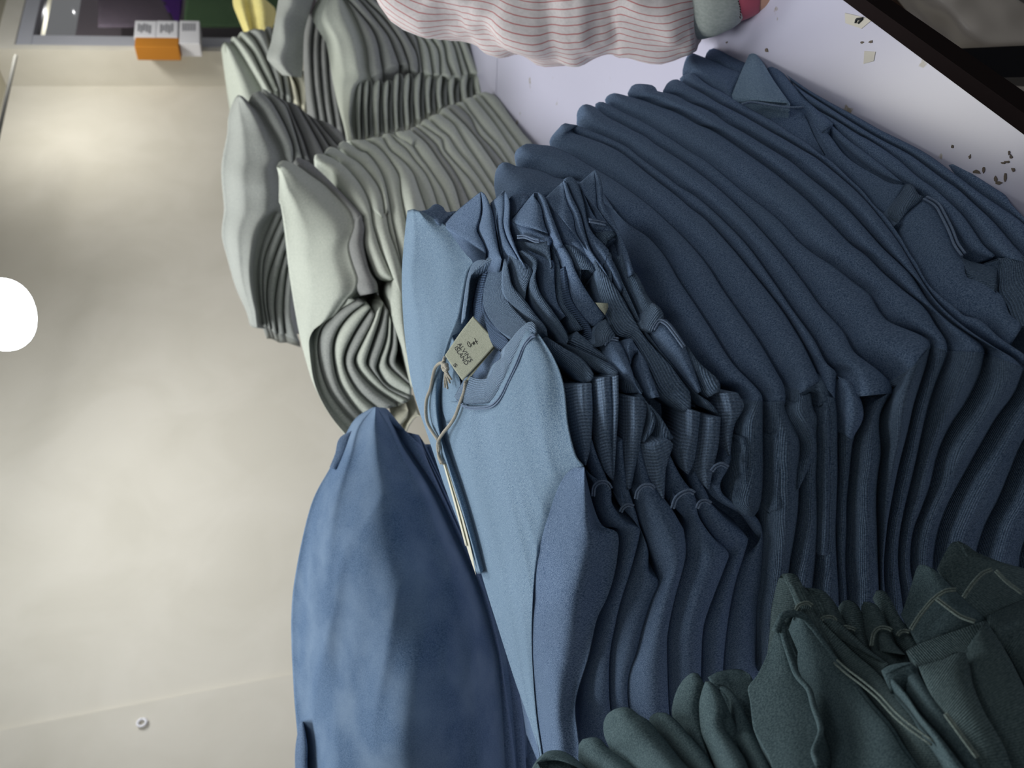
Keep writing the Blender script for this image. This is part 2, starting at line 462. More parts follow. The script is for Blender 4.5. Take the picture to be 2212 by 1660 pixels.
# window beside the pier, seen at the top right of the room
sw0 = s_pr; sw1 = sw0 + 1.6
z_top = float(wall_pt(70, 60, .1)[2]); z_bot = 0.9
zt0 = float(wall_pt(92, 60, .1)[2])
fr = Geo()
box(wall_at(sw0, z_bot, .1), ML * 0.17, MN * 0.08, ZUP * (z_top + .05 - z_bot), fr)
box(wall_at(sw0, zt0, .1), ML * (sw1 - sw0), MN * 0.085, ZUP * 0.10, fr)
box(wall_at(sw0, z_bot, .1), ML * (sw1 - sw0), MN * 0.085, ZUP * 0.08, fr)
box(wall_at(sw1 - .1, z_bot, .1), ML * 0.1, MN * 0.08, ZUP * (z_top + .05 - z_bot), fr)
wf = tag(fr.obj('window_1', M_pvc, smooth=False), kind='structure')
gm, n_, l_, b_ = newmat('window_glass'); b_.inputs['Transmission Weight'].default_value = 1; b_.inputs['Roughness'].default_value = 0.03; b_.inputs['IOR'].default_value = 1.05
box(wall_at(sw0 + .17, z_bot + .08, .13), ML * (sw1 - sw0 - .27), MN * 0.006, ZUP * (zt0 - z_bot - .08)).obj('glass', gm, wf, smooth=False)
g = box(wall_at(sw0 - .1, 0, -.75), ML * 2.6, -MN * 0.08, ZUP * CEIL)
tag(g.obj('wall_far', plain('far_room_paint', srgb(150, 140, 146), 0.8), smooth=False), kind='structure')
g = box(wall_at(sw0 - .0, z_top + .02, .0), ML * 2.2, MN * 0.2, ZUP * (CEIL - z_top - .02))
tag(g.obj('wall_lintel', M_wall, smooth=False), kind='structure')
g = box(wall_at(sw0 + .0, 0, .0), ML * 2.2, MN * 0.2, ZUP * z_bot)
tag(g.obj('wall_sill', M_wall, smooth=False), kind='structure')

def pill(name, pts, mat, label, cat, D, thick=0.03, wr=0.004, rows=None, wf=12, wdir=None):
    g = cloth(rows or pts, D, thick=thick, wr=wr, wf=wf, wdir=wdir)
    return tag(g.obj(name, mat), label, cat)

# purple and green cloths hanging behind the glass, dark partition
Dfar = lambda x, y: (WALLK - .45) / (ray(x, y) @ MN)
pill('purple_cloth', [[(330, -40), (365, 30), (382, 48)], [(398, -40), (393, 20), (386, 48)]], fabric('purple_satin', srgb(70, 34, 110), srgb(96, 54, 140), scale=200),
     'purple cloth hanging in a point behind the window glass', 'cloth', Dfar, 0.02)
pill('green_cloth', [[(404, -40), (396, 60)], [(640, -40), (640, 60)]], fabric('green_cloth', srgb(88, 118, 84), srgb(104, 134, 98), scale=200),
     'plain green cloth hanging behind the window, right of the purple one', 'cloth', Dfar, 0.02)
pill('mauve_cloth', [[(212, -40), (212, 60)], [(335, -40), (384, 60)]], fabric('mauve_grey_cloth', srgb(92, 84, 96), srgb(108, 98, 108), scale=200),
     'dull mauve-grey cloth behind the window, left of the purple cloth', 'cloth', Dfar, 0.02)

# small electrical boxes on the pier edge
Dbx = lambda x, y: (WALLK + .30) / (ray(x, y) @ MN)
def px_box(x0, y0, x1, y1, off, dep, mat, name, parent=None, bev=0.004):
    """A box flat on the wall direction whose face covers the given part of the view."""
    A = wall_pt(x1, y1, off); B = wall_pt(x0, y0, off)
    a = wall_s(A); b = wall_s(B)
    z0, z1 = sorted((A[2], B[2])); s0, s1 = sorted((a, b))
    return rbox(wall_at(s0, z0, off), ML * (s1 - s0), -MN * dep, ZUP * (z1 - z0), mat, name, parent, bev)
M_or = plain('orange_plastic', srgb(190, 124, 40), 0.5); M_wp = plain('white_plastic', srgb(228, 228, 232), 0.5); M_lt = plain('pale_grey_print', srgb(150, 150, 155), 0.7)
e = empty('switch_box', wall_pt(338, 70, .3)); tag(e, 'orange backed switch box with two white printed modules by the window frame', 'switch box')
px_box(292, 80, 386, 102, .31, .08, M_or, 'backing', e)
px_box(292, 44, 337, 80, .31, .08, M_wp, 'module', e); px_box(339, 44, 384, 80, .31, .08, M_wp, 'module', e)
for x in (298, 304, 310, 316, 322, 346, 352, 358, 364, 370): px_box(x, 50 + (x * 7 % 5), x + 3, 72 - (x * 3 % 7), .313, .004, M_lt, 'print', e, 0.0003)
e = empty('switch_box', wall_pt(410, 66, .3)); tag(e, 'plain white switch box right of the orange backed one', 'switch box')
px_box(388, 44, 432, 94, .31, .08, M_wp, 'module', e)
for x in (394, 400, 406, 412, 418): px_box(x, 50, x + 3, 66, .313, .004, M_lt, 'print', e, 0.0003)

# glass ring stuck on the wall at the left, thin conduit in the ceiling corner
c = wall_pt(306, 1562, .03)
ring = [c + (ML * math.cos(a) * 0.011 + ZUP * math.sin(a) * 0.013) for a in np.linspace(0, 2 * math.pi, 24, endpoint=False)]
g = tube(np.array(ring + ring[:1]), 0.0045, 8)
tag(g.obj('wall_ring', plain('white_glass_ring', srgb(250, 250, 255), 0.1, 0.8)), 'small white ring fixed to the cream wall at the far left', 'ring')
P = [at(34, 120, 3.6), at(44, 150, 3.55), at(30, 200, 3.5), at(10, 260, 3.4), at(-12, 330, 3.3)]
tag(tube(resample(P, 20), 0.008, 8).obj('conduit', plain('grey_conduit', srgb(120, 120, 116), 0.6)), 'thin grey conduit running along the ceiling corner', 'conduit')

# hanging lamp
lc = at(10, 680, 1.75)
e = empty('pendant_lamp', lc + np.array([0, 0, .1])); tag(e, 'bright round white lamp bulb hanging from the ceiling', 'lamp')
bulb = Geo(); K = 18; n = 28; V = []; UVs = []
for i in range(K + 1):
    a = math.pi * i / K
    for k in range(n):
        q = 2 * math.pi * k / n
        rr = 0.083 * math.sin(a) ** 0.8
        V.append(lc + np.array([rr * math.cos(q), rr * math.sin(q), 0.058 * math.cos(a)]))
F = [(i * n + k, i * n + (k + 1) % n, (i + 1) * n + (k + 1) % n, (i + 1) * n + k) for i in range(K) for k in range(n)]
bulb.add(V, F).obj('bulb', plain('lit_bulb', (1, 1, 1, 1), 0.3, emit=(0.9, 0.95, 1, 1), estr=12), e)
tube([lc + np.array([0, 0, .05]), lc + np.array([0, 0, .12])], 0.03, 16).obj('socket', M_pvc, e)
tube([lc + np.array([0, 0, .12]), np.array([lc[0], lc[1], CEIL])], 0.004, 8).obj('cord', M_pvc, e)
def spot(name, px, dist, energy, size, col, blend=1.0, up=0.7, ry=0):
    T = wall_pt(*px); L = T + MN * dist + np.array([0, 0, up])
    l = lamp(name, 'SPOT', L, T, energy, col, spot_size=math.radians(size), spot_blend=blend)
    l.data.shadow_soft_size = 0.08
    return l
spot('wall_washer_far', (330, 300), 0.85, 20, 125, (1.0, 0.96, 0.87), up=0.5)
spot('wall_fill_middle', (330, 660), 1.3, 9, 120, (1.0, 0.98, 0.94), up=0.4)  # added fill for the dim stretch between the two wall pools
spot('wall_washer_near', (280, 1150), 1.15, 31, 145, (0.96, 0.98, 1.0), up=0.5)

# ------------------------------------------------------------------ table
TD = at(2212, 290, 1) - EYE; TD2 = at(1820, 0, 1) - EYE
def tp(x, y, z=TZ):
    r = ray(x, y); return EYE + r * ((z - 1.3) / r[2])
ea, eb = tp(2212, 290), tp(1822, 0)
ed = (eb - ea) / np.linalg.norm(eb - ea); en = np.array([-ed[1], ed[0], 0])     # en points to the wall
sa, sb = tp(1076, 100), tp(1072, 205)
sd = (sa - sb) / np.linalg.norm(sa - sb)
# the near board is cut where the dark joint crosses the table
def along(o, d, p, q):            # intersection of two lines in plan
    M_ = np.array([[d[0], -q[0]], [d[1], -q[1]]]); t = np.linalg.solve(M_, (p - o)[:2]); return o + d * t[0]
J = along(ea, ed, sb, sd)
n0 = ea - ed * 0.75; n1 = n0 + en * 1.15; j1 = J - sd * 1.3
def slab(name, pts, z0, z1, mat, parent=None):
    k = len(pts); V = [(p[0], p[1], z0) for p in pts] + [(p[0], p[1], z1) for p in pts]
    F = [tuple(range(k))[::-1], tuple(range(k, 2 * k))] + [(i, (i + 1) % k, k + (i + 1) % k, k + i) for i in range(k)]
    g = Geo(); g.add(V, F); return g.obj(name, mat, parent, smooth=False)
tb = empty('display_table', (ea[0], ea[1], 0)); tag(tb, 'white laminate display table with a dark front edge, under all the clothes', 'table')
slab('top', [n0, J, J - sd * 1.6, n0 + en * 1.5], TZ - .022, TZ, M_tab, tb)
F2 = J + ed * 1.6
slab('top', [J + ed * .004, F2, F2 + en * 1.5, J - sd * 1.6 + ed * .004], TZ - .022, TZ, M_tab, tb)
slab('edge_band', [n0, J + ed * 1.6, J + ed * 1.6 - en * .012, n0 - en * .012], TZ - .030, TZ + .0008, M_tabedge, tb)
slab('joint_strip', [J - sd * 0.0, J + ed * .004, J + ed * .004 - sd * 1.6, J - sd * 1.6], TZ - .02, TZ - .002, M_tabedge, tb)
for p in (n0 + en * .06 + ed * .06, n0 + en * 1.0 + ed * .06, J + ed * 1.5 + en * .06, J + ed * 1.5 + en * 1.0):
    box((p[0] - .02, p[1] - .02, 0), (.04, 0, 0), (0, .04, 0), (0, 0, TZ - .022)).obj('leg', M_steel, tb, smooth=False)
M_mk = plain('chipped_mark', srgb(112, 102, 92), 0.8); M_tp = plain('old_tape', srgb(206, 202, 190), 0.4)
def mark(x, y, rx, ry, name, mat, parent, k=7, seed=0, h=.0006):
    rnd = random.Random(seed + int(x) * 7 + int(y)); pts = []
    for i in range(k):
        a = 2 * math.pi * i / k; f = rnd.uniform(.35, 1.1)
        pts.append(tp(x + rx * f * math.cos(a), y + ry * f * math.sin(a)))
    return slab(name, pts, TZ - .0004, TZ + h, mat, parent)
for i, (x, y, rx, ry) in enumerate([(2058, 318, 4, 5), (2095, 340, 3, 8), (2112, 372, 12, 5), (2160, 395, 10, 6), (2152, 388, 5, 8), (2172, 385, 4, 12), (2176, 350, 7, 4), (2184, 340, 5, 8),
                                     (2168, 352, 6, 4), (2190, 366, 5, 6), (1570, 92, 3, 3), (1657, 108, 5, 6), (1882, 90, 6, 4), (1863, 92, 4, 3), (2180, 330, 3, 6), (2126, 366, 4, 9)]):
    mark(x, y, rx, ry, 'chip', M_mk, tb, seed=i)
slab('tape', [tp(1826, 28), tp(1886, 42), tp(1862, 62), tp(1827, 50)], TZ - .0004, TZ + .0006, M_tp, tb)
slab('tape', [tp(1868, 110), tp(1892, 112), tp(1888, 132), tp(1866, 138)], TZ - .0004, TZ + .0005, M_tp, tb)
gk = Geo()
for a, b in (((1852, 42), (1866, 40)), ((1866, 40), (1856, 50)), ((1850, 50), (1852, 42))):
    A, B = tp(*a) + [0, 0, .001], tp(*b) + [0, 0, .001]; tube([A, B], .0012, 6, gk)
gk.obj('pen_mark', M_ink, tb)

# things stored in front of and under the table edge
Dfr = lambda dd: (lambda x, y: 0 * np.asarray(x, float) + dd)
M_bag, n_, l_, b_ = newmat('clear_plastic_bag'); b_.inputs['Base Color'].default_value = srgb(216, 208, 198); b_.inputs['Roughness'].default_value = 0.28; b_.inputs['Specular IOR Level'].default_value = 0.5
g = cloth([[(1890, -60), (1990, 60), (2060, 130), (2230, 150)], [(1990, -60), (2080, 40), (2150, 90), (2260, 90)], [(2120, -80), (2200, 0), (2290, 40)]], Dfr(1.25), offs=[0, .06, .02], thick=.15, wr=.035, wf=9, seed=3)
tag(g.obj('plastic_bag', M_bag), 'crumpled clear plastic bag lying beyond the table edge', 'plastic bag')
g = cloth([[(2050, 190), (2120, 260), (2260, 350)], [(2100, 180), (2260, 190)]], Dfr(1.15), offs=[0, .03], thick=.1, wr=.02, wf=9, seed=8)
tag(g.obj('plastic_bag', M_bag), 'white plastic bag below the black rail, in front of the table', 'plastic bag')
g = cloth([[(1790, -70), (1990, 80), (2090, 160)], [(1930, -70), (2010, 20), (2050, 160)]], Dfr(1.32), thick=.05, wr=.006, wf=6)
tag(g.obj('cardboard_box', M_cardb), 'brown cardboard flap between the table edge and the plastic bag', 'cardboard')
A, B = at(2020, 172, 1.1), at(2330, 165, 1.0)
tag(box(A - np.array([0, 0, .022]), B - A, (.03, -.03, 0), (0, 0, .042)).obj('steel_rail', M_steel, smooth=False), 'black steel rail crossing the plastic bags', 'rail')

# ------------------------------------------------------------------ BLUE STACK: long folds on the right-hand side of the stack
R1 = lambda *p: Z(1050, 100, 5.53, *p)
def layer(nose, k, up, lo):
    return [nose[k::-1] + up, nose[k:] + lo]
k0 = [(1290, 400), (1305, 440), (1321, 468), (1339, 504), (1354, 540), (1375, 576), (1386, 592), (1416, 651), (1434, 673), (1456, 695), (1483, 749), (1510, 783), (1547, 816), (1557, 828), (1585, 839), (1596, 848), (1606, 866), (1598, 885)]
k1 = [(1149, 364), (1177, 371), (1204, 384), (1228, 388), (1253, 392), (1280, 412), (1309, 444), (1356, 484), (1400, 513), (1436, 554), (1467, 607), (1500, 656), (1536, 712), (1581, 783), (1627, 831), (1645, 853), (1648, 872)]
k2 = [(1213, 324), (1240, 337), (1267, 353), (1294, 369), (1339, 397), (1400, 442), (1442, 480), (1487, 524), (1527, 572), (1560, 624), (1599, 680), (1641, 741), (1677, 803), (1692, 830), (1697, 853), (1696, 872)]
k3 = [(1231, 283), (1267, 297), (1303, 310), (1339, 328), (1366, 348), (1394, 371), (1426, 396), (1460, 422), (1490, 448), (1527, 477), (1581, 536), (1634, 600), (1663, 636), (1690, 672), (1712, 706), (1735, 745), (1757, 790), (1772, 822)]
k4 = [(1285, 286), (1321, 301), (1357, 319), (1385, 342), (1436, 379), (1472, 406), (1508, 428), (1563, 477), (1617, 534), (1671, 609), (1710, 667), (1757, 732), (1784, 783), (1806, 804), (1806, 826), (1804, 862)]
k5 = [(1292, 236), (1312, 252), (1339, 266), (1366, 281), (1394, 295), (1421, 315), (1476, 350), (1545, 402), (1617, 469), (1680, 540), (1735, 610), (1771, 661), (1798, 690), (1822, 718), (1844, 759), (1871, 781), (1900, 803), (1922, 826), (1928, 850)]
k6 = [(1330, 234), (1357, 248), (1385, 261), (1412, 277), (1454, 303), (1490, 327), (1525, 348), (1563, 379), (1608, 417), (1653, 451), (1689, 482), (1725, 522), (1762, 551), (1800, 575), (1839, 606), (1866, 626), (1881, 640), (1895, 666), (1913, 689), (1930, 700), (1957, 711), (1984, 722), (2007, 736), (2010, 752)]
k7 = [(1394, 218), (1427, 231), (1454, 240), (1481, 253), (1508, 269), (1545, 285), (1608, 327), (1671, 372), (1707, 401), (1744, 433), (1800, 489), (1836, 526), (1872, 553), (1906, 588), (1953, 628), (1996, 662), (2022, 704), (2036, 724), (2045, 742), (2046, 762)]
k8 = [(1463, 207), (1490, 222), (1518, 233), (1545, 247), (1572, 267), (1608, 287), (1644, 309), (1707, 348), (1744, 379), (1800, 424), (1836, 457), (1872, 497), (1908, 537), (1945, 571), (1972, 598), (2005, 650), (2050, 695), (2095, 725), (2122, 745), (2127, 765)]
k9 = [(1490, 187), (1518, 202), (1554, 224), (1590, 242), (1626, 262), (1662, 283), (1698, 303), (1735, 325), (1771, 347), (1834, 399), (1872, 436), (1908, 480), (1945, 530), (1975, 580), (2020, 648), (2075, 700), (2140, 745), (2190, 775), (2212, 800)]
k10 = [(1610, 229), (1671, 263), (1707, 287), (1744, 310), (1771, 332), (1800, 352), (1836, 387), (1863, 412), (1890, 445), (1912, 466), (1930, 490), (1948, 517), (1963, 544), (1981, 571), (1995, 598), (2016, 626), (2065, 666), (2083, 682), (2119, 693), (2160, 730), (2212, 765)]
nA = [(1130, 470), (1085, 440), (1069, 411), (1068, 390), (1070, 373), (1076, 359), (1085, 351), (1097, 351), (1108, 356), (1120, 360)]
nB = [(1120, 360), (1112, 344), (1112, 333), (1115, 325), (1122, 319), (1135, 311), (1151, 311), (1167, 313), (1188, 315)]
nC = [(1188, 315), (1188, 302), (1195, 290), (1207, 277), (1213, 270), (1220, 266), (1231, 268), (1249, 272)]
nD = [(1249, 272), (1246, 259), (1246, 245), (1251, 234), (1258, 227), (1267, 225), (1276, 227), (1283, 230)]
nE = [(1283, 229), (1287, 224), (1294, 220), (1300, 220), (1307, 222)]
nF = [(1307, 221), (1309, 212), (1314, 205), (1327, 201), (1339, 203), (1357, 208)]
nG = [(1357, 208), (1358, 198), (1363, 187), (1375, 181), (1390, 182), (1406, 183), (1417, 190), (1422, 199), (1432, 199)]
nH = [(1433, 198), (1436, 189), (1443, 178), (1454, 172), (1461, 171), (1469, 174)]
nI = [(1469, 173), (1472, 166), (1481, 159), (1492, 158), (1503, 162), (1516, 173), (1534, 186), (1554, 196), (1581, 211)]

ORD = ['lowest', 'second', 'third', 'fourth', 'fifth', 'sixth', 'seventh', 'eighth', 'ninth', 'tenth', 'eleventh', 'twelfth', 'thirteenth', 'fourteenth', 'fifteenth', 'sixteenth', 'seventeenth', 'eighteenth', 'nineteenth', 'twentieth']
GB = 'folded blue sweatshirts in the near stack'
def hump(rows, D=D_blue, inward=C_blue, amp=.42, edge=.010, geo=None, seed=0, kin=.45, wr=.0014, skew=1.3, **kw):
    return cloth(rows, D, amp=amp, edge=edge, inward=inward, geo=geo, seed=seed, kin=kin, wr=wr, skew=skew, **kw)

# hem folds at the near corner, running round to the left-hand side (x of each boundary, going away to the left)
def vl(*p): return list(p)
b0 = vl((1606, 862), (1598, 880), (1588, 905), (1582, 945), (1579, 1000), (1572, 1050), (1568, 1085), (1590, 1106))
bm = vl((1648, 868), (1648, 904), (1648, 951), (1649, 1013), (1650, 1085), (1651, 1148), (1652, 1200), (1650, 1260), (1640, 1330), (1636, 1450))
b2 = vl((1696, 868), (1696, 884), (1712, 918), (1726, 945), (1729, 975), (1726, 1040), (1724, 1100), (1716, 1160), (1706, 1219), (1698, 1300), (1690, 1450))
b3 = vl((1752, 850), (1756, 880), (1767, 905), (1764, 937), (1766, 977), (1763, 1031), (1765, 1090), (1765, 1148), (1760, 1220), (1752, 1300), (1745, 1450))
b4 = vl((1804, 860), (1809, 895), (1809, 958), (1809, 1031), (1807, 1085), (1805, 1148), (1808, 1220), (1812, 1300), (1815, 1450))
b5 = vl((1862, 884), (1858, 905), (1842, 960), (1834, 1031), (1829, 1085), (1828, 1148), (1826, 1220), (1830, 1300), (1835, 1450))
b6 = vl((1926, 846), (1903, 890), (1899, 925), (1903, 977), (1896, 1031), (1893, 1085), (1895, 1148), (1897, 1220), (1900, 1300), (1905, 1450))
b7 = vl((2010, 748), (2000, 790), (1975, 870), (1960, 935), (1940, 1013), (1922, 1103), (1914, 1160), (1909, 1233), (1915, 1310), (1925, 1450))
b8 = vl((2046, 758), (2040, 780), (2020, 830), (2004, 880), (1990, 940), (1975, 1010), (1958, 1080), (1944, 1150), (1940, 1220), (1950, 1310), (1965, 1450))
b9 = vl((2127, 762), (2115, 810), (2085, 870), (2052, 920), (2025, 980), (2008, 1050), (1990, 1100), (1972, 1150), (1966, 1220), (1980, 1300), (2000, 1450))
b10 = vl((2212, 795), (2190, 850), (2150, 905), (2119, 958), (2083, 1022), (2047, 1090), (2025, 1150), (2015, 1220), (2020, 1300), (2040, 1450))
b11 = vl((2275, 800), (2240, 900), (2205, 960), (2180, 1020), (2155, 1080), (2125, 1140), (2105, 1210), (2100, 1300), (2105, 1450))
b12 = vl((2400, 800), (2340, 950), (2290, 1020), (2250, 1090), (2220, 1150), (2200, 1230), (2200, 1450))
b13 = vl((2560, 800), (2480, 950), (2420, 1050), (2360, 1150), (2330, 1250), (2330, 1450))

defs = [('A', layer(nA, 4, k0, k1), (b0, bm[:4] + [(1647, 1060), (1640, 1100), (1626, 1118)])), ('B', layer(nB, 4, k1, k2), (bm, b2)), ('C', None, (b2, b3)), ('D', layer(nD, 4, k4, k5), (b4, b5)),
        ('E', layer(nE, 2, k5, k6), (b5, b6)), ('F', layer(nF, 3, k6, k7), (b6, b7)), ('G', layer(nG, 4, k7, k8), (b7, b8)), ('H', layer(nH, 3, k8, k9), (b8, b9)),
        ('I', layer(nI, 3, k9, k10), (b9, b10))]
feat = {'A': 'denim blue sweatshirt fold directly under the collars, its tip catching light',
        'B': 'denim blue sweatshirt second below the collars, rounded tip with bright creases',
        'C': 'denim blue sweatshirt with a wide double fold and an open slit at the near corner',
        'D': 'denim blue sweatshirt rolled thick below the double-folded one with the slit',
        'E': 'thin denim blue sweatshirt squeezed just below a thick rounded fold',
        'F': 'denim blue sweatshirt, fourth long fold above the crumpled one, broad dark face',
        'G': 'denim blue sweatshirt whose far tip shows two joined bumps',
        'H': 'denim blue sweatshirt, second long fold above the crumpled one',
        'I': 'denim blue sweatshirt lying right on top of the crumpled, half-open one'}
for i, (nm, rows, hem) in enumerate(defs):
    if nm == 'A':
        rows = [[(1069, 411), (1068, 390), (1070, 373), (1076, 359), (1085, 351)][::-1] + [(1085, 440), (1150, 440), (1230, 420)] + k0, [(1085, 351), (1097, 351), (1108, 356), (1120, 360)] + k1]
        g = hump(rows, seed=i, wr=.003, wf=30)
    elif nm == 'C':
        g = hump(layer(nC, 4, k2, k3), seed=31)
        g = hump([[(1213, 270), (1231, 283)] + k3[1:], [(1213, 270), (1220, 266), (1231, 268), (1249, 272)] + k4], seed=32, geo=g)
    else:
        g = hump(rows, seed=i * 3.1)
    o = g.obj('folded_sweatshirt', M_blue); tag(o, feat[nm], 'sweatshirt', GB)
    h = hump(list(hem), amp=.5, edge=.008, seed=i + 50, kin=.3, wr=.0022, wf=26)
    if nm == 'C':
        h = hump([b3, b4], amp=.5, edge=.008, seed=77, kin=.3, wr=.002, geo=h)
        hump([[(1702, 870), (1706, 840), (1722, 815), (1750, 806), (1778, 812), (1796, 830), (1806, 860)], [(1742, 880), (1742, 860), (1745, 850), (1752, 847), (1760, 850), (1764, 858), (1766, 880)]], amp=.5, edge=.004, seed=78, kin=.2, geo=h)
    h.obj('ribbed_hem', M_brib2, o)
h = [hump([b10, b11], amp=.4, edge=.008, seed=91, kin=.3, wr=.002), hump([b11, b12], amp=.4, edge=.008, seed=92, kin=.3, wr=.002), hump([b12, b13], amp=.4, edge=.008, seed=93, kin=.3, wr=.002)]

# inner plies visible at the near corner
def ply(rows, parent, mat=M_brib2, D=D_blue, off=.006, **kw):
    Dq = lambda x, y: D(x, y) - off
    return hump(rows, D=Dq, kin=.12, edge=.006, **kw).obj('inner_ply', mat, parent)
blu = {o['label']: o for o in bpy.data.objects if o.get('group') == GB}
oA, oB, oC, oD = blu[feat['A']], blu[feat['B']], blu[feat['C']], blu[feat['D']]
ply([[(1600, 960), (1596, 1000), (1597, 1050), (1600, 1085), (1622, 1102)], [(1606, 945), (1616, 958), (1618, 975), (1614, 1000), (1624, 1050), (1630, 1080), (1625, 1104)]], oA, amp=.5)
ply([[(1664, 940), (1660, 1000), (1658, 1060), (1660, 1110)], [(1686, 936), (1691, 980), (1692, 1040), (1690, 1098)]], oB, amp=.4)
ply([[(1702, 880), (1700, 900), (1718, 930), (1734, 965), (1722, 1010), (1722, 1058)], [(1742, 858), (1748, 890), (1757, 930), (1762, 960), (1757, 990), (1724, 1060)]], oC, amp=.3)
ply([[(1776, 870), (1772, 920), (1772, 1000), (1774, 1100), (1768, 1200)], [(1790, 870), (1792, 920), (1792, 1000), (1791, 1100), (1788, 1200)]], oC, amp=.3)
ply([[(1808, 812), (1812, 850), (1815, 900), (1820, 935)], [(1838, 826), (1856, 856), (1865, 885), (1862, 912), (1840, 950)]], oD, M_blue, amp=.45)
# dark slit and small hole are left as gaps between the plies

# crumpled half-open sweatshirt low in the stack
e = empty('crumpled_sweatshirt', at(1800, 240, .85)); tag(e, 'crumpled blue sweatshirt near the table with turned corner and dark open hem', 'sweatshirt', GB)
DB = lambda off: (lambda x, y: D_blue(x, y) - off)
hump([[(1474, 160), (1475, 148), (1481, 128), (1489, 116), (1498, 115), (1508, 119), (1545, 133), (1572, 146), (1599, 155)], [(1476, 160), (1500, 163), (1534, 186), (1554, 198), (1581, 214), (1586, 198), (1599, 165)]], D=DB(-.01), amp=.35).obj('sleeve', M_blue, e)
hump([[(1523, 124), (1527, 113), (1534, 106), (1545, 104), (1555, 105), (1572, 112), (1590, 119), (1614, 126)], [(1527, 128), (1545, 133), (1572, 146), (1600, 156), (1612, 150)]], D=DB(-.02), amp=.35).obj('sleeve', M_blue, e)
hump([[(1624, 105), (1610, 135), (1596, 167), (1581, 205), (1583, 212)], [(1624, 105), (1648, 135), (1671, 173), (1707, 224)], ], D=DB(.015), amp=.12, kin=.15).obj('turned_corner', M_bluel, e)
hump([[(1626, 106), (1648, 135), (1671, 173), (1707, 224), (1737, 240), (1770, 290)], [(1624, 104), (1644, 110), (1662, 119), (1677, 135), (1688, 151), (1707, 177), (1740, 213), (1762, 234), (1800, 267)]], D=DB(.004), amp=.3).obj('back_panel', M_blue, e)
hump([[(1581, 210), (1610, 229), (1671, 263), (1707, 287), (1744, 310), (1771, 332), (1790, 345)], [(1583, 206), (1640, 214), (1690, 224), (1733, 232), (1737, 248), (1745, 262), (1760, 300)]], D=DB(-.012), amp=.1).obj('inner_panel', M_blue, e)
hump([[(1737, 245), (1734, 262), (1740, 285), (1746, 305)], [(1745, 244), (1768, 262), (1800, 300), (1828, 340), (1850, 375)]], D=DB(-.022), amp=.1).obj('inner_panel', M_blue, e)
tube(at(*np.array(resample([(1603, 225), (1625, 221), (1660, 226), (1700, 232), (1736, 232)], 20)).T, D_blue(*np.array(resample([(1603, 225), (1625, 221), (1660, 226), (1700, 232), (1736, 232)], 20)).T) - .017), .0012).obj('seam', M_bsea, e)
hump([[(1800, 352), (1836, 387), (1863, 412), (1890, 445), (1916, 459)], [(1745, 244), (1790, 290), (1820, 330), (1850, 355), (1890, 378), (1925, 396), (1957, 398)]], D=DB(-.006), amp=.12).obj('sleeve', M_blue, e)
hump([[(1775, 262), (1810, 305), (1850, 345), (1905, 382), (1955, 397)], [(1788, 262), (1830, 300), (1870, 330), (1912, 362), (1950, 395)]], D=DB(-.002), amp=.5).obj('seam', M_blue, e)
tabr = [[(1957, 398), (1940, 420), (1927, 439), (1916, 459), (1925, 475), (1937, 481)], [(1957, 397), (1970, 398), (1977, 407), (1983, 419), (1995, 428), (1963, 455), (1940, 482)]]
hump(tabr, D=DB(.004), amp=.3).obj('cuff', M_brib, e)
hump([[(1937, 481), (1948, 517), (1963, 544), (1995, 598), (2016, 626), (2065, 666), (2119, 693), (2150, 720), (2175, 760)], [(1937, 481), (1963, 455), (1995, 428), (2008, 434), (2035, 474), (2053, 508), (2068, 540), (2082, 570), (2090, 600), (2125, 610), (2165, 640), (2182, 680), (2212, 700)]], D=DB(.0), amp=.18, wr=.003).obj('body', M_blue, e)
sm = resample([(1995, 430), (2020, 445), (2035, 470), (2050, 500), (2062, 530), (2078, 553)], 24)
for k, (dx, dy) in enumerate(((0, 0), (7, -5))):
    q = sm + np.array([dx, dy]); tube(at(q[:, 0], q[:, 1], D_blue(q[:, 0], q[:, 1]) - .006), .0010).obj('seam', M_bsea, e)
hump([[(2072, 545), (2085, 560), (2125, 571), (2154, 570), (2158, 580)], [(2072, 548), (2088, 585), (2110, 610), (2140, 628), (2151, 640)]], D=DB(.0), amp=.2).obj('ribbed_hem', M_brib, e)
hump([[(2156, 562), (2155, 600), (2151, 637), (2170, 666), (2179, 686), (2194, 709), (2203, 713)], [(2158, 558), (2198, 555), (2240, 556), (2245, 600), (2240, 650), (2225, 700)]], D=DB(.005), amp=.15).obj('ribbed_hem', M_brib, e)

# layers between the crumpled one and the table top
n2 = [(1762, 236), (1780, 246), (1809, 262), (1858, 293), (1872, 300), (1908, 322), (1945, 349), (1981, 381), (2017, 407), (2053, 439), (2080, 466), (2107, 504), (2125, 530), (2150, 552)]
n1_ = [(1745, 222), (1770, 250), (1800, 275), (1850, 318), (1905, 362), (1950, 392), (1985, 415), (2010, 434), (2040, 470), (2070, 515), (2100, 548), (2140, 560)]
n3 = [(1715, 182), (1740, 200), (1790, 232), (1850, 270), (1900, 300), (1954, 328), (1981, 345), (2035, 385), (2071, 410), (2107, 443), (2144, 477), (2171, 508), (2198, 539), (2230, 570)]
n4 = [(1692, 152), (1700, 160), (1740, 190), (1793, 221), (1851, 252), (1900, 280), (1941, 300), (1981, 320), (2017, 342), (2053, 369), (2089, 396), (2125, 423), (2162, 448), (2200, 474), (2240, 510)]
n5 = [(1689, 149), (1707, 157), (1735, 168), (1762, 173), (1800, 186), (1850, 207), (1900, 233), (1950, 265), (2004, 300), (2035, 322), (2071, 345), (2107, 372), (2144, 401), (2171, 421), (2185, 441), (2212, 470), (2240, 500)]
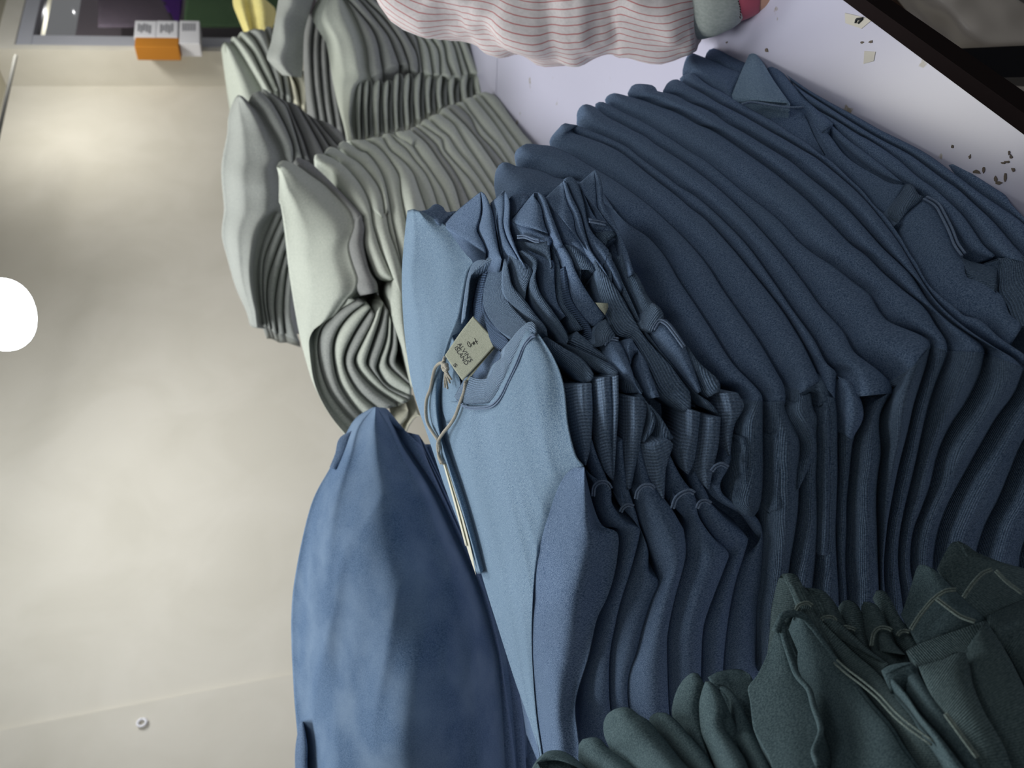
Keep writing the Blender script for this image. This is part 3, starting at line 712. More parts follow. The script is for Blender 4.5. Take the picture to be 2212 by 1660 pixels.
for i, (a, b, lb) in enumerate(((n1_, n2, 'denim blue sweatshirt squeezed under the crumpled one beside its stitched seam'), (n2, n3, 'denim blue sweatshirt, third up from the white table in the near stack'),
                     (n3, n4, 'denim blue sweatshirt, second up from the white table in the near stack'), (n4, n5, 'lowest denim blue sweatshirt, resting on the white table'))):
    g = hump([a, b], seed=60 + i, amp=.4, edge=.008)
    o = g.obj('folded_sweatshirt', M_blue); tag(o, lb, 'sweatshirt', GB)
    if i == 2: h[0].obj('ribbed_hem', M_brib2, o)
    if i == 3: h[1].obj('ribbed_hem', M_brib2, o)
    if i == 1: hump([[(2203, 713), (2225, 720), (2240, 780)], [(2225, 700), (2262, 700), (2300, 760)]], seed=66, amp=.3).obj('ribbed_hem', M_brib2, o)
    if i == 0: h[2].obj('ribbed_hem', M_brib2, o)
# ------------------------------------------------------------------ BLUE STACK: topmost sweatshirt with label
e1 = empty('folded_sweatshirt', at(1100, 850, .65)); tag(e1, 'brightly lit washed blue sweatshirt on top of the near stack, neck label and hang tag showing', 'sweatshirt', GB)
DT = lambda off: (lambda x, y: D_top(x, y) - off)
# shoulder and back panel, the band nearest the wall
left = [(880, 455), (873, 520), (868, 600), (872, 700), (884, 800), (900, 870), (925, 945), (960, 1050), (996, 1145), (1030, 1240)]
mid1 = [(893, 452), (898, 520), (893, 600), (905, 700), (915, 800), (928, 880), (945, 960), (975, 1050), (1005, 1140), (1034, 1240)]
mid2 = [(905, 456), (940, 520), (945, 600), (945, 690), (935, 780), (938, 870), (952, 950), (982, 1050), (1010, 1140), (1038, 1240)]
right = [(908, 455), (960, 485), (1010, 522), (1044, 545), (1016, 575), (1004, 620), (992, 680), (970, 735), (955, 790), (946, 860), (951, 939), (969, 993), (1000, 1080), (1042, 1235)]
g = cloth([left, mid1, mid2, right], DT(0), offs=[-.03, .004, .008, .0], inward=(-.1, .95, 0), kin=.35, sink=.06, wr=.004, wf=14, wr2=.0018, wf2=28, seed=4, wdir=(.95, .1, .25), M=30)
g.obj('back_panel', M_bluel, e1)
# neck rib at the flap
hump([[(1000, 690), (1004, 640), (1012, 590), (1030, 556), (1058, 545), (1081, 551)], [(1004, 690), (1012, 640), (1017, 602), (1024, 590), (1052, 570), (1081, 553)]], D=DT(.007), amp=.4, inward=(0, .9, 0), kin=.05).obj('neck_rib', M_bribl, e1)
# front body
fl = [(948, 862), (952, 935), (972, 1000), (1002, 1085), (1030, 1180), (1040, 1240), (1080, 1370), (1112, 1470), (1140, 1550), (1160, 1622), (1168, 1670)]
fm = [(1000, 868), (1010, 960), (1030, 1040), (1055, 1110), (1080, 1200), (1095, 1270), (1112, 1370), (1130, 1470), (1145, 1550), (1164, 1622), (1171, 1670)]
fm2 = [(1076, 838), (1092, 930), (1100, 1010), (1112, 1110), (1120, 1200), (1128, 1280), (1136, 1370), (1146, 1470), (1156, 1550), (1167, 1622), (1173, 1670)]
fm3 = [(1132, 722), (1165, 800), (1170, 900), (1172, 1000), (1165, 1100), (1155, 1200), (1150, 1290), (1148, 1380), (1152, 1470), (1159, 1550), (1169, 1622), (1175, 1670)]
fr_ = [(1152, 704), (1195, 770), (1218, 832), (1228, 920), (1245, 985), (1262, 1012), (1225, 1040), (1190, 1120), (1160, 1230), (1150, 1340), (1150, 1440), (1158, 1540), (1171, 1622), (1177, 1670)]
g = cloth([fl, fm, fm2, fm3, fr_], DT(0), offs=[-.012, .004, .012, .011, .004], inward=(-.2, .95, 0), kin=.35, sink=.05, wr=.005, wf=13, wr2=.0022, wf2=24, seed=9, wdir=(.98, .05, .12), M=60, N=130)
g.obj('front_panel', M_bluel, e1)
# collar rib ring below the opening
ro = [(985, 858), (1000, 872), (1030, 873), (1058, 870), (1075, 850), (1092, 818), (1110, 780), (1125, 745), (1140, 722), (1152, 716), (1160, 722)]
ri = [(1003, 823), (1012, 812), (1030, 818), (1052, 818), (1060, 806), (1070, 785), (1088, 770), (1091, 752), (1110, 728), (1128, 706), (1147, 694), (1160, 706)]
hump([ri, ro], D=DT(.009), amp=.25, inward=(0, .9, 0), kin=.04, edge=.002, wr=0).obj('collar', M_bribl, e1)
sm = np.array(resample([(988, 866), (1005, 878), (1032, 880), (1060, 876), (1080, 856), (1098, 820), (1116, 782), (1130, 748), (1146, 726), (1156, 724)], 60))
gs = Geo()
for k in (0, 4):
    q = sm + np.array([k * .6, k]); tube(at(q[:, 0], q[:, 1], D_top(q[:, 0], q[:, 1]) - .0135), .0007, 6, gs)
gs.obj('seam', M_bsea, e1)
# inside of the neck
hump([[(1014, 575), (1000, 640), (975, 700), (945, 790), (944, 870), (975, 900)], [(1066, 560), (1050, 640), (1070, 700), (1105, 740), (1085, 800), (1040, 880)]], D=DT(-.035), amp=.05, inward=(0, .9, 0), kin=.1, edge=0, wr=.002).obj('inner_back', M_blue, e1)
hump([[(1046, 560), (1032, 610), (1023, 660), (1030, 692), (1050, 722), (1075, 745), (1092, 757)], [(1060, 566), (1048, 612), (1044, 655), (1056, 686), (1078, 714), (1098, 735), (1102, 742)]], D=DT(-.008), amp=.25, inward=(0, .9, 0), kin=.04, wr=0, edge=.002).obj('neck_tape', M_tape, e1)
hump([[(1062, 562), (1048, 612), (1044, 655), (1056, 686), (1078, 714), (1108, 732)], [(1089, 557), (1086, 622), (1101, 655), (1137, 695), (1147, 701), (1146, 706)]], D=DT(-.004), amp=.15, inward=(0, .9, 0), kin=.1, wr=0, edge=.003).obj('back_collar', M_brib2, e1)
hump([[(977, 725), (965, 775), (956, 830), (955, 880), (966, 915)], [(982, 735), (984, 790), (996, 830), (988, 862), (1000, 900)]], D=DT(-.004), amp=.15, inward=(0, .9, 0), kin=.08, edge=.002).obj('shoulder', M_bluel, e1)
# woven label, folded once, with its print
lp = dict(a=(961, 768), b=(1022, 683), c=(1075, 740), d=(999, 823))
def lab_d(x, y): return D_top(1000, 760) - .018 + ((np.asarray(x, float) - 1000) * -.0004)
g = cloth([[lp['b'], (992, 722), lp['a']], [(1048, 712), (1012, 758), (979, 795)], [lp['c'], (1035, 785), lp['d']]], lab_d, thick=.0012, N=30, M=20)
e_l = g.obj('neck_label', M_lab, e1)
cloth([[(1010, 824), (1040, 786), (1070, 752)], [(1003, 826), (1033, 784), (1070, 742)]], lambda x, y: lab_d(x, y) + .003, thick=.001).obj('label_fold', M_lab, e_l)

def text_on(body, px0, px1, height_px, D, mat, name, parent, slant=0.0, lift=.0016, ext=.00008):
    """Lettering laid on a surface: the base line runs from px0 to px1."""
    cu = bpy.data.curves.new(name, 'FONT'); cu.body = body; cu.size = 1; cu.extrude = 0.01; cu.align_x = 'LEFT'
    o = bpy.data.objects.new(name, cu); sc.collection.objects.link(o)
    dg = bpy.context.evaluated_depsgraph_get(); me = bpy.data.meshes.new_from_object(o.evaluated_get(dg))
    bpy.data.objects.remove(o)
    V = np.array([v.co[:] for v in me.vertices]); Fs = [tuple(p.vertices) for p in me.polygons]
    w = V[:, 0].max() - V[:, 0].min(); x0 = V[:, 0].min(); hh = max(V[:, 1].max(), .5)
    a = np.array(px0, float); b = np.array(px1, float); dr = (b - a)
    nrm = np.array([dr[1], -dr[0]]) / np.linalg.norm(dr)
    pxs = a + np.outer((V[:, 0] - x0) / w, dr) + np.outer(V[:, 1] / hh * height_px, nrm)
    dd = D(pxs[:, 0], pxs[:, 1]) - lift - (V[:, 2] > 0) * ext
    return mesh_obj(name, at(pxs[:, 0], pxs[:, 1], dd), Fs, mat, parent, smooth=False)
text_on("ALVIN'S", (987, 744), (1014, 784), 9, lab_d, M_ink, 'print', e_l, lift=.0003)
text_on("ISLAND", (981, 752), (1005, 790), 9, lab_d, M_ink, 'print', e_l, lift=.0003)
text_on("S", (978, 789), (983, 795), 7, lab_d, M_ink, 'print', e_l, lift=.0003)
gk = Geo()
for st in ([(1009, 740), (1011, 747), (1017, 750), (1014, 741), (1010, 738)], [(1018, 748), (1020, 741), (1024, 746), (1022, 738), (1026, 744)], [(1025, 731), (1028, 738), (1031, 744)], [(1024, 740), (1029, 737), (1031, 739)]):
    q = np.array(resample(st, 14)); tube(at(q[:, 0], q[:, 1], lab_d(q[:, 0], q[:, 1]) - .0002), .00026, 5, gk)
gk.obj('logo_mark', M_ink, e_l)
# bright fold corner bits above the label sweatshirt
hump([[(926, 453), (935, 443), (945, 441), (958, 448), (964, 458), (985, 456)], [(908, 456), (930, 470), (948, 485), (958, 482), (966, 470), (984, 458)]], D=D_blue, amp=.3, kin=.2).obj('sleeve', M_blue, e1)
# front sleeve of the same sweatshirt
s1r = [(1263, 1015), (1272, 1055), (1282, 1094), (1301, 1136), (1334, 1152), (1334, 1200), (1325, 1250), (1310, 1295), (1289, 1340), (1271, 1421), (1248, 1495), (1243, 1539), (1250, 1600), (1258, 1680)]
s1l = [(1262, 1010), (1238, 1012), (1215, 1035), (1195, 1085), (1172, 1160), (1152, 1240), (1142, 1310), (1140, 1400), (1146, 1480), (1158, 1560), (1168, 1625), (1175, 1680)]
s1m = [(1262, 1012), (1262, 1060), (1262, 1110), (1262, 1170), (1248, 1240), (1232, 1310), (1215, 1400), (1200, 1480), (1198, 1560), (1205, 1625), (1210, 1680)]
g = cloth([s1l, s1m, s1r], DT(.002), offs=[.005, .022, -.004], inward=(-.3, .85, 0), kin=.3, wr=.003, wf=16, wr2=.0008, wf2=36, seed=5, wdir=(.95, .05, .1), M=40)
g.obj('sleeve', M_blue, e1)
q = np.array(resample(s1l[1:], 60)); gs = Geo()
for dx in (-2.5, 2.5): tube(at(q[:, 0] + dx, q[:, 1], D_top(q[:, 0] + dx, q[:, 1]) - .0035), .0011, 6, gs)
gs.obj('seam', M_bsea, e1)

# hang tag on its cord
e = empty('hang_tag', at(990, 1100, .7)); tag(e, 'ivory hang tag seen edge-on, tied to the neck label with cream cord', 'hang tag')
Dg = DT(.014)
def cordline(pts, r, nm='cord', geo=None, off=0):
    q = np.array(resample(pts, 44)); return tube(at(q[:, 0], q[:, 1], Dg(q[:, 0], q[:, 1]) - off), r, 8, geo)
g = cordline([(961, 772), (957, 783), (948, 786), (940, 796), (935, 815), (930, 840), (922, 862), (920, 890), (924, 915), (935, 935), (947, 952)], .00165)
cordline([(1006, 824), (1003, 845), (994, 870), (984, 898), (972, 918), (958, 935), (947, 953), (946, 970), (950, 990), (957, 1002)], .00165, geo=g, off=.001)
cordline([(946, 950), (949, 968), (947, 985), (953, 1003)], .0015, geo=g)
g.obj('cord', M_cord, e)
g = Geo()
kq = np.array(resample([(956, 786), (961, 790), (966, 797), (961, 800), (957, 792), (965, 789)], 24)); tube(at(kq[:, 0], kq[:, 1], Dg(kq[:, 0], kq[:, 1]) - .003), .0022, 8, g)
for ex, ey in ((961, 838), (967, 841), (972, 828), (975, 820)):
    q = np.array(resample([(963, 800), ((963 + ex) / 2 - 1, (800 + ey) / 2), (ex, ey)], 12)); tube(at(q[:, 0], q[:, 1], Dg(q[:, 0], q[:, 1]) - .002), np.linspace(.0016, .0010, 12), 6, g)
g.obj('knot', M_cord, e)
dc = lambda x, y: D_top(x, y) - .010
cloth([[(957, 1000), (975, 1065), (990, 1120), (1012, 1195), (1028, 1243)], [(964, 1004), (984, 1066), (1001, 1120), (1020, 1195), (1028, 1243)]], dc, thick=.0006).obj('card', M_card, e)
cloth([[(957, 1003), (980, 1085), (1005, 1180)], [(960, 1003), (984, 1085), (1009, 1180)]], lambda x, y: dc(x, y) - .003, thick=.0006).obj('card_backing', M_card, e)

# ------------------------------------------------------------------ BLUE STACK: sweatshirts with collars and rib bands under the top one
def fold(parent, name, rows, mat, off=0.0, D=D_blue, amp=.28, kin=.14, **kw):
    kw.setdefault('edge', .006)
    return hump(rows, D=(lambda x, y: D(x, y) - off), amp=amp, kin=kin, **kw).obj(name, mat, parent)
def garment(px, label):
    o = empty('folded_sweatshirt', at(px[0], px[1], float(D_blue(*px)))); return tag(o, label, 'sweatshirt', GB)
def stitch(parent, pts, off=.01, r=.0009, D=D_blue, mat=None, gap=5):
    q = np.array(resample(pts, 24)); g = Geo()
    t = np.gradient(q, axis=0); nrm = np.stack([-t[:, 1], t[:, 0]], -1); nrm /= np.linalg.norm(nrm, axis=1, keepdims=True)
    for s in (-.5, .5):
        p = q + nrm * gap * s; tube(at(p[:, 0], p[:, 1], D(p[:, 0], p[:, 1]) - off + .0006), r * .8, 6, g)
    return g.obj('seam', mat or M_bsea, parent)
def smd(x, y): return smax(D_top(x, y), D_blue(x, y), .03)
Dm = tps([(960, 480, .74), (1040, 420, .70), (1090, 415, .67), (1160, 420, .645), (1220, 390, .64), (1285, 370, .64), (1050, 540, .67), (1135, 577, .62), (1216, 530, .60), (1320, 560, .575),
          (1355, 540, .58), (1415, 650, .545), (1100, 650, .62), (1180, 700, .575), (1230, 740, .555), (1280, 800, .53), (1335, 810, .515), (1250, 620, .585), (1310, 690, .565), (1400, 760, .525),
          (1480, 820, .505), (1590, 850, .495), (1278, 860, .525), (1280, 980, .53), (1340, 960, .52), (1430, 960, .51), (1510, 900, .505), (1560, 960, .505), (1480, 1020, .515), (1590, 1100, .53),
          (1320, 1080, .535), (1400, 1100, .53), (1480, 1150, .54), (1560, 1180, .545), (1640, 1160, .55), (1380, 1300, .575), (1480, 1350, .58), (1560, 1350, .585), (1650, 1300, .59),
          (1260, 1500, .64), (1360, 1500, .625), (1450, 1500, .62), (1520, 1480, .615), (1300, 1650, .68), (1450, 1650, .67)])

# second sweatshirt
G = garment((1050, 520), 'blue sweatshirt just under the labelled one, its pointed shoulder rising beside the flap')
fold(G, 'shoulder', [[(958, 487), (984, 458), (1010, 436), (1037, 415)], [(1050, 545), (1046, 530), (1030, 498), (1034, 478), (1039, 455), (1038, 415)]], M_blue, D=Dm, amp=.12)
fold(G, 'shoulder', [[(1038, 415), (1039, 455), (1033, 482), (1031, 498), (1040, 519), (1052, 545), (1075, 560)], [(1040, 414), (1048, 420), (1057, 439), (1066, 468), (1072, 509), (1078, 543), (1084, 560)]], M_blue, D=Dm, amp=.35)
fold(G, 'collar', [[(1089, 559), (1087, 622), (1101, 655), (1137, 695), (1160, 712), (1176, 726)], [(1094, 560), (1101, 592), (1108, 619), (1132, 646), (1157, 680), (1179, 707), (1183, 728)]], M_brib2, D=Dm, amp=.3)
fold(G, 'collar', [[(1101, 556), (1105, 590), (1112, 620), (1134, 648)], [(1101, 552), (1134, 568), (1150, 584), (1146, 600), (1138, 622), (1134, 648)]], M_brib2, D=Dm, amp=.2, off=-.004)
fold(G, 'rib_band', [[(1178, 728), (1181, 758), (1208, 781), (1235, 803), (1262, 828)], [(1184, 730), (1217, 751), (1253, 772), (1277, 798), (1283, 812), (1277, 824)]], M_brib, D=Dm, amp=.2)
fold(G, 'rib_hem', [[(1223, 837), (1230, 922), (1241, 973), (1263, 1006)], [(1250, 830), (1256, 900), (1260, 960), (1264, 1006)], [(1278, 828), (1280, 892), (1276, 963), (1266, 1006)]], M_bblk, D=Dm, amp=0, off=.004, offs=[-.003, .0025, -.003])
s2 = [[(1263, 1010), (1284, 1048), (1286, 1090), (1302, 1134), (1340, 1150), (1335, 1235), (1310, 1300), (1280, 1400), (1258, 1500), (1252, 1600), (1258, 1680)],
      [(1284, 1046), (1300, 1040), (1320, 1058), (1322, 1087), (1346, 1122), (1379, 1139), (1383, 1150), (1365, 1223), (1341, 1300), (1328, 1356), (1317, 1420), (1317, 1517), (1330, 1600), (1345, 1680)]]
fold(G, 'sleeve', s2, M_blue, D=Dm, amp=.3, off=-.006, kin=.25)
stitch(G, [(1281, 1072), (1284, 1052), (1296, 1042), (1312, 1044), (1320, 1056)], D=Dm, off=.008)
fold(G, 'sleeve', [[(1262, 960), (1272, 1000), (1283, 1040), (1290, 1052)], [(1279, 950), (1290, 985), (1305, 1020), (1316, 1045)]], M_blue, D=Dm, amp=.4, off=-.004)
# third
G = garment((1095, 480), 'blue sweatshirt third from the top, narrow pointed shoulder and flat two-piece rib hem')
fold(G, 'shoulder', [[(1059, 439), (1075, 424), (1089, 411)], [(1084, 545), (1078, 520), (1072, 490), (1080, 450), (1089, 412)]], M_blue, D=Dm, amp=.1, off=-.004)
fold(G, 'shoulder', [[(1059, 439), (1066, 468), (1072, 505), (1080, 545), (1112, 560)], [(1090, 412), (1089, 455), (1086, 482), (1094, 516), (1112, 548), (1118, 560)]], M_blue, D=Dm, amp=.2, off=-.003)
fold(G, 'shoulder', [[(1090, 412), (1089, 455), (1087, 482), (1096, 516), (1120, 560)], [(1092, 412), (1095, 418), (1102, 441), (1101, 489), (1108, 516), (1121, 550), (1138, 580)]], M_blue, D=Dm, amp=.4)
fold(G, 'collar', [[(1112, 545), (1140, 566), (1152, 585), (1141, 613), (1156, 658), (1181, 691), (1204, 718), (1222, 742)], [(1130, 540), (1160, 560), (1157, 600), (1168, 635), (1190, 666), (1213, 700), (1228, 731), (1224, 744)]], M_brib2, D=Dm, amp=.3, off=-.002)
fold(G, 'collar', [[(1152, 555), (1158, 580), (1162, 600), (1172, 640), (1192, 664)], [(1140, 540), (1185, 560), (1197, 568), (1198, 610), (1204, 655), (1222, 684)]], M_blue, D=Dm, amp=.1, off=-.010)
fold(G, 'rib_band', [[(1184, 732), (1222, 752), (1253, 772), (1289, 800), (1325, 814)], [(1222, 743), (1253, 756), (1289, 772), (1325, 792), (1337, 808), (1326, 814)]], M_brib, D=Dm, amp=.2, off=-.002)
fold(G, 'rib_hem', [[(1278, 822), (1285, 881), (1292, 963), (1306, 1014), (1322, 1038)], [(1300, 816), (1304, 880), (1310, 963), (1318, 1014), (1324, 1038)], [(1320, 814), (1323, 881), (1323, 963), (1325, 1038)]], M_bblk, D=Dm, amp=0, off=.003, offs=[-.003, .0025, -.003])
fold(G, 'rib_hem', [[(1320, 814), (1323, 881), (1323, 963), (1325, 1038)], [(1336, 811), (1336, 881), (1331, 963), (1326, 1038)]], M_bblk, D=Dm, amp=.4, off=.002)
s3 = [[(1340, 1040), (1345, 1075), (1347, 1100), (1374, 1130), (1384, 1150), (1366, 1223), (1342, 1300), (1329, 1356), (1318, 1420), (1318, 1517), (1335, 1600), (1350, 1680)],
      [(1343, 1098), (1355, 1089), (1369, 1094), (1383, 1141), (1400, 1188), (1402, 1232), (1424, 1258), (1407, 1300), (1389, 1356), (1376, 1408), (1358, 1463), (1358, 1528), (1375, 1600), (1390, 1680)]]
fold(G, 'sleeve', s3, M_blue, D=Dm, amp=.34, off=-.008, kin=.25)
stitch(G, [(1341, 1106), (1346, 1097), (1357, 1091), (1369, 1095)], D=Dm, off=.004)
fold(G, 'sleeve', [[(1325, 960), (1328, 1020), (1333, 1060), (1344, 1098)], [(1345, 950), (1348, 1000), (1356, 1050), (1369, 1092)]], M_blue, D=Dm, amp=.4, off=-.006)
# fourth
G = garment((1165, 470), 'blue sweatshirt fourth from the top with rounded shoulder point, stitched collar and loosened rib hem')
fold(G, 'shoulder', [[(1104, 477), (1122, 455), (1151, 419), (1162, 415)], [(1184, 505), (1175, 480), (1168, 446), (1152, 421), (1162, 415)]], M_blue, D=Dm, amp=.14)
fold(G, 'shoulder', [[(1160, 416), (1168, 446), (1176, 480), (1186, 508), (1200, 525)], [(1166, 416), (1178, 428), (1195, 473), (1209, 509), (1216, 529)]], M_blue, D=Dm, amp=.3)
fold(G, 'collar_seam', [[(1104, 483), (1110, 500), (1120, 516), (1150, 522), (1172, 530)], [(1104, 480), (1130, 488), (1165, 500), (1190, 510), (1196, 516), (1188, 530)]], M_blue, D=Dm, amp=.3, off=-.006)
stitch(G, [(1118, 512), (1135, 512), (1155, 520), (1166, 521)], D=Dm, off=.001)
fold(G, 'collar', [[(1112, 520), (1130, 540), (1160, 548), (1186, 560), (1190, 576)], [(1172, 528), (1190, 520), (1197, 512), (1188, 530), (1189, 550), (1192, 576)]], M_brib2, D=Dm, amp=.15, off=-.006)
fold(G, 'collar', [[(1188, 538), (1195, 560), (1201, 649), (1226, 686), (1244, 716)], [(1192, 530), (1206, 560), (1211, 586), (1217, 651), (1240, 684), (1260, 712)]], M_brib2, D=Dm, amp=.1, off=-.012)
fold(G, 'neck_tape', [[(1211, 580), (1217, 651), (1240, 684), (1262, 708), (1280, 740)], [(1222, 575), (1232, 640), (1254, 678), (1275, 705), (1286, 742)]], M_tape, D=Dm, amp=.3, off=-.008)
fold(G, 'inner_back', [[(1200, 530), (1222, 580), (1232, 640), (1254, 678), (1280, 704), (1290, 705)], [(1218, 530), (1235, 560), (1242, 582), (1260, 617), (1282, 651), (1307, 684)]], M_blue, D=Dm, amp=.12, off=-.004)
fold(G, 'rib_band', [[(1226, 745), (1253, 756), (1290, 772), (1325, 792), (1345, 812), (1352, 850)], [(1246, 716), (1275, 740), (1310, 770), (1345, 795), (1370, 815), (1390, 848)]], M_brib, D=Dm, amp=.2, off=-.005)
fold(G, 'rib_hem', [[(1344, 855), (1346, 922), (1343, 983), (1353, 1058)], [(1368, 857), (1372, 920), (1366, 990), (1358, 1058)], [(1391, 860), (1397, 885), (1385, 952), (1363, 1056)]], M_bblk, D=Dm, amp=0, offs=[-.003, .0025, -.003])
s4 = [[(1374, 1068), (1383, 1118), (1402, 1176), (1423, 1235), (1424, 1260), (1408, 1300), (1390, 1356), (1377, 1408), (1360, 1463), (1360, 1528), (1375, 1600), (1392, 1680)],
      [(1376, 1064), (1394, 1046), (1414, 1054), (1447, 1094), (1470, 1132), (1477, 1146), (1482, 1188), (1477, 1223), (1456, 1300), (1443, 1365), (1441, 1408), (1445, 1530), (1455, 1600), (1470, 1680)]]
fold(G, 'sleeve', s4, M_blue, D=Dm, amp=.3, off=-.002, kin=.25)
stitch(G, [(1374, 1078), (1378, 1062), (1390, 1050), (1406, 1049), (1414, 1056)], D=Dm, off=.010)
fold(G, 'sleeve', [[(1367, 985), (1368, 1020), (1372, 1050), (1378, 1066)], [(1383, 960), (1392, 1000), (1402, 1030), (1412, 1054)]], M_blue, D=Dm, amp=.4, off=-.006)
fold(G, 'body', [[(1150, 640), (1190, 720), (1215, 800), (1250, 950), (1290, 1100), (1310, 1250), (1300, 1400), (1285, 1650)], [(1440, 690), (1540, 860), (1590, 1000), (1650, 1200), (1655, 1400), (1650, 1650)]], M_blue, D=Dm, amp=.0, off=-.034, kin=.25)
# fifth
G = garment((1230, 450), 'blue sweatshirt fifth from the top, long pleated shoulder, small label loop sticking out below')
fold(G, 'shoulder', [[(1177, 428), (1195, 411), (1215, 393)], [(1272, 545), (1245, 504), (1238, 468), (1224, 437), (1216, 393)]], M_blue, D=Dm, amp=.1, off=-.002)
fold(G, 'shoulder', [[(1177, 430), (1195, 473), (1209, 509), (1218, 530), (1250, 550), (1290, 580)], [(1200, 430), (1222, 470), (1240, 500), (1263, 534), (1285, 567), (1300, 590)]], M_blue, D=Dm, amp=.15, off=-.006)
fold(G, 'shoulder', [[(1216, 393), (1224, 437), (1238, 468), (1245, 504), (1263, 534), (1285, 567), (1321, 612)], [(1217, 389), (1222, 391), (1234, 422), (1253, 462), (1265, 507), (1276, 540), (1303, 580), (1321, 612)]], M_blue, D=Dm, amp=.4)
fold(G, 'collar', [[(1216, 530), (1232, 575), (1248, 590), (1256, 603)], [(1222, 528), (1245, 535), (1270, 560), (1290, 580), (1284, 585), (1258, 572), (1255, 590)]], M_brib2, D=Dm, amp=.2, off=-.006)
fold(G, 'inner_panel', [[(1256, 580), (1262, 612), (1284, 650), (1295, 653), (1300, 670)], [(1284, 580), (1290, 600), (1294, 640), (1315, 655), (1318, 690)]], M_blue, D=Dm, amp=.05, off=-.02)
fold(G, 'rib_band', [[(1288, 580), (1295, 640), (1313, 691), (1331, 724), (1358, 731), (1377, 758), (1400, 803), (1425, 850), (1473, 890)], [(1285, 562), (1301, 586), (1326, 615), (1348, 649), (1368, 687), (1395, 731), (1427, 767), (1449, 790), (1476, 828), (1491, 850), (1493, 884)]], M_brib, D=Dm, amp=.12)
fold(G, 'cuff', [[(1286, 742), (1284, 715), (1296, 696), (1307, 690)], [(1292, 750), (1310, 745), (1330, 730), (1322, 712), (1309, 690)]], M_brib, D=Dm, amp=.3, off=.004)
fold(G, 'sleeve', [[(1300, 748), (1310, 775), (1325, 792), (1340, 808), (1370, 830), (1384, 850)], [(1310, 738), (1322, 732), (1335, 735), (1350, 760), (1365, 800), (1376, 835), (1388, 852)]], M_blue, D=Dm, amp=.4, off=.001)
stitch(G, [(1305, 745), (1310, 738), (1322, 732), (1336, 734)], D=Dm, off=.006)
fold(G, 'sleeve', [[(1362, 790), (1368, 770), (1380, 762), (1378, 790), (1388, 830), (1402, 862)], [(1352, 740), (1362, 728), (1372, 745), (1395, 780), (1410, 820), (1425, 858)]], M_blue, D=Dm, amp=.4, off=0)
lab2 = [[(1286, 654), (1296, 668), (1305, 678)], [(1313, 655), (1314, 664), (1307, 682)]]
cloth(lab2, lambda x, y: Dm(x, y) - .004, thick=.002, amp=.3).obj('neck_label', M_lab, G)
fold(G, 'rib_hem', [[(1383, 957), (1391, 993), (1403, 1034), (1422, 1066), (1431, 1079)], [(1414, 962), (1420, 1000), (1424, 1040), (1433, 1078)], [(1440, 948), (1454, 960), (1444, 993), (1438, 1020), (1435, 1076)]], M_bblk, D=Dm, amp=0, off=.004, offs=[-.003, .0025, -.003])
fold(G, 'rib_band', [[(1372, 860), (1395, 870), (1400, 900), (1392, 930), (1383, 955)], [(1384, 850), (1405, 880), (1416, 905), (1412, 930), (1392, 956)]], M_brib, D=Dm, amp=.3, off=-.002)
fold(G, 'rib_band', [[(1400, 880), (1416, 905), (1414, 940), (1412, 958)], [(1405, 875), (1430, 905), (1448, 935), (1456, 950), (1440, 950)]], M_brib, D=Dm, amp=.15, off=-.002)
s5 = [[(1452, 1040), (1454, 1090), (1482, 1126), (1480, 1160), (1484, 1200), (1478, 1223), (1457, 1300), (1444, 1365), (1442, 1408), (1447, 1530), (1460, 1600), (1475, 1680)],
      [(1454, 1098), (1468, 1070), (1490, 1060), (1503, 1078), (1510, 1118), (1548, 1172), (1574, 1195), (1567, 1223), (1541, 1290), (1520, 1354), (1515, 1430), (1515, 1530), (1525, 1680)]]
fold(G, 'sleeve', s5, M_blue, D=Dm, amp=.28, off=-.004, kin=.25)
stitch(G, [(1453, 1098), (1460, 1078), (1474, 1066), (1490, 1061), (1500, 1066)], D=Dm, off=.008, gap=6)
fold(G, 'sleeve', [[(1436, 1010), (1436, 1050), (1444, 1085), (1452, 1096)], [(1448, 985), (1460, 1010), (1478, 1040), (1500, 1066)]], M_blue, D=Dm, amp=.3, off=-.006)
# sixth
G = garment((1262, 480), 'blue sweatshirt sixth from the top, thin folded shoulder between two longer pointed ones')
fold(G, 'shoulder', [[(1217, 389), (1234, 422), (1253, 462), (1265, 507), (1276, 540), (1303, 580), (1340, 640)], [(1217, 388), (1227, 382), (1238, 384), (1249, 399), (1262, 440), (1269, 477), (1281, 504), (1309, 533), (1318, 549), (1345, 620)]], M_blue, D=Dm, amp=.35, off=-.002)
fold(G, 'collar', [[(1270, 520), (1285, 545), (1300, 575), (1304, 590)], [(1276, 518), (1300, 525), (1318, 545), (1308, 552), (1302, 575), (1305, 592)]], M_blue, D=Dm, amp=.15, off=-.004)
fold(G, 'collar', [[(1304, 580), (1300, 575), (1306, 556), (1312, 548), (1318, 552), (1314, 570), (1308, 600)], [(1312, 548), (1320, 547), (1323, 570), (1322, 600), (1322, 612)]], M_brib2, D=Dm, amp=.35, off=-.002)
fold(G, 'rib_band', [[(1300, 575), (1321, 608), (1348, 649), (1370, 687), (1397, 731), (1429, 767), (1451, 790), (1478, 828), (1515, 880)], [(1326, 565), (1351, 622), (1368, 658), (1384, 695), (1404, 727), (1427, 758), (1449, 785), (1474, 818), (1505, 850), (1535, 870), (1554, 895)]], M_brib, D=Dm, amp=.3, off=-.003)
fold(G, 'rib_hem', [[(1473, 879), (1473, 932), (1462, 973), (1481, 1022)], [(1494, 886), (1492, 940), (1484, 985), (1484, 1024)], [(1513, 891), (1508, 942), (1501, 993), (1487, 1026)]], M_bblk, D=Dm, amp=0, off=.003, offs=[-.003, .0025, -.003])
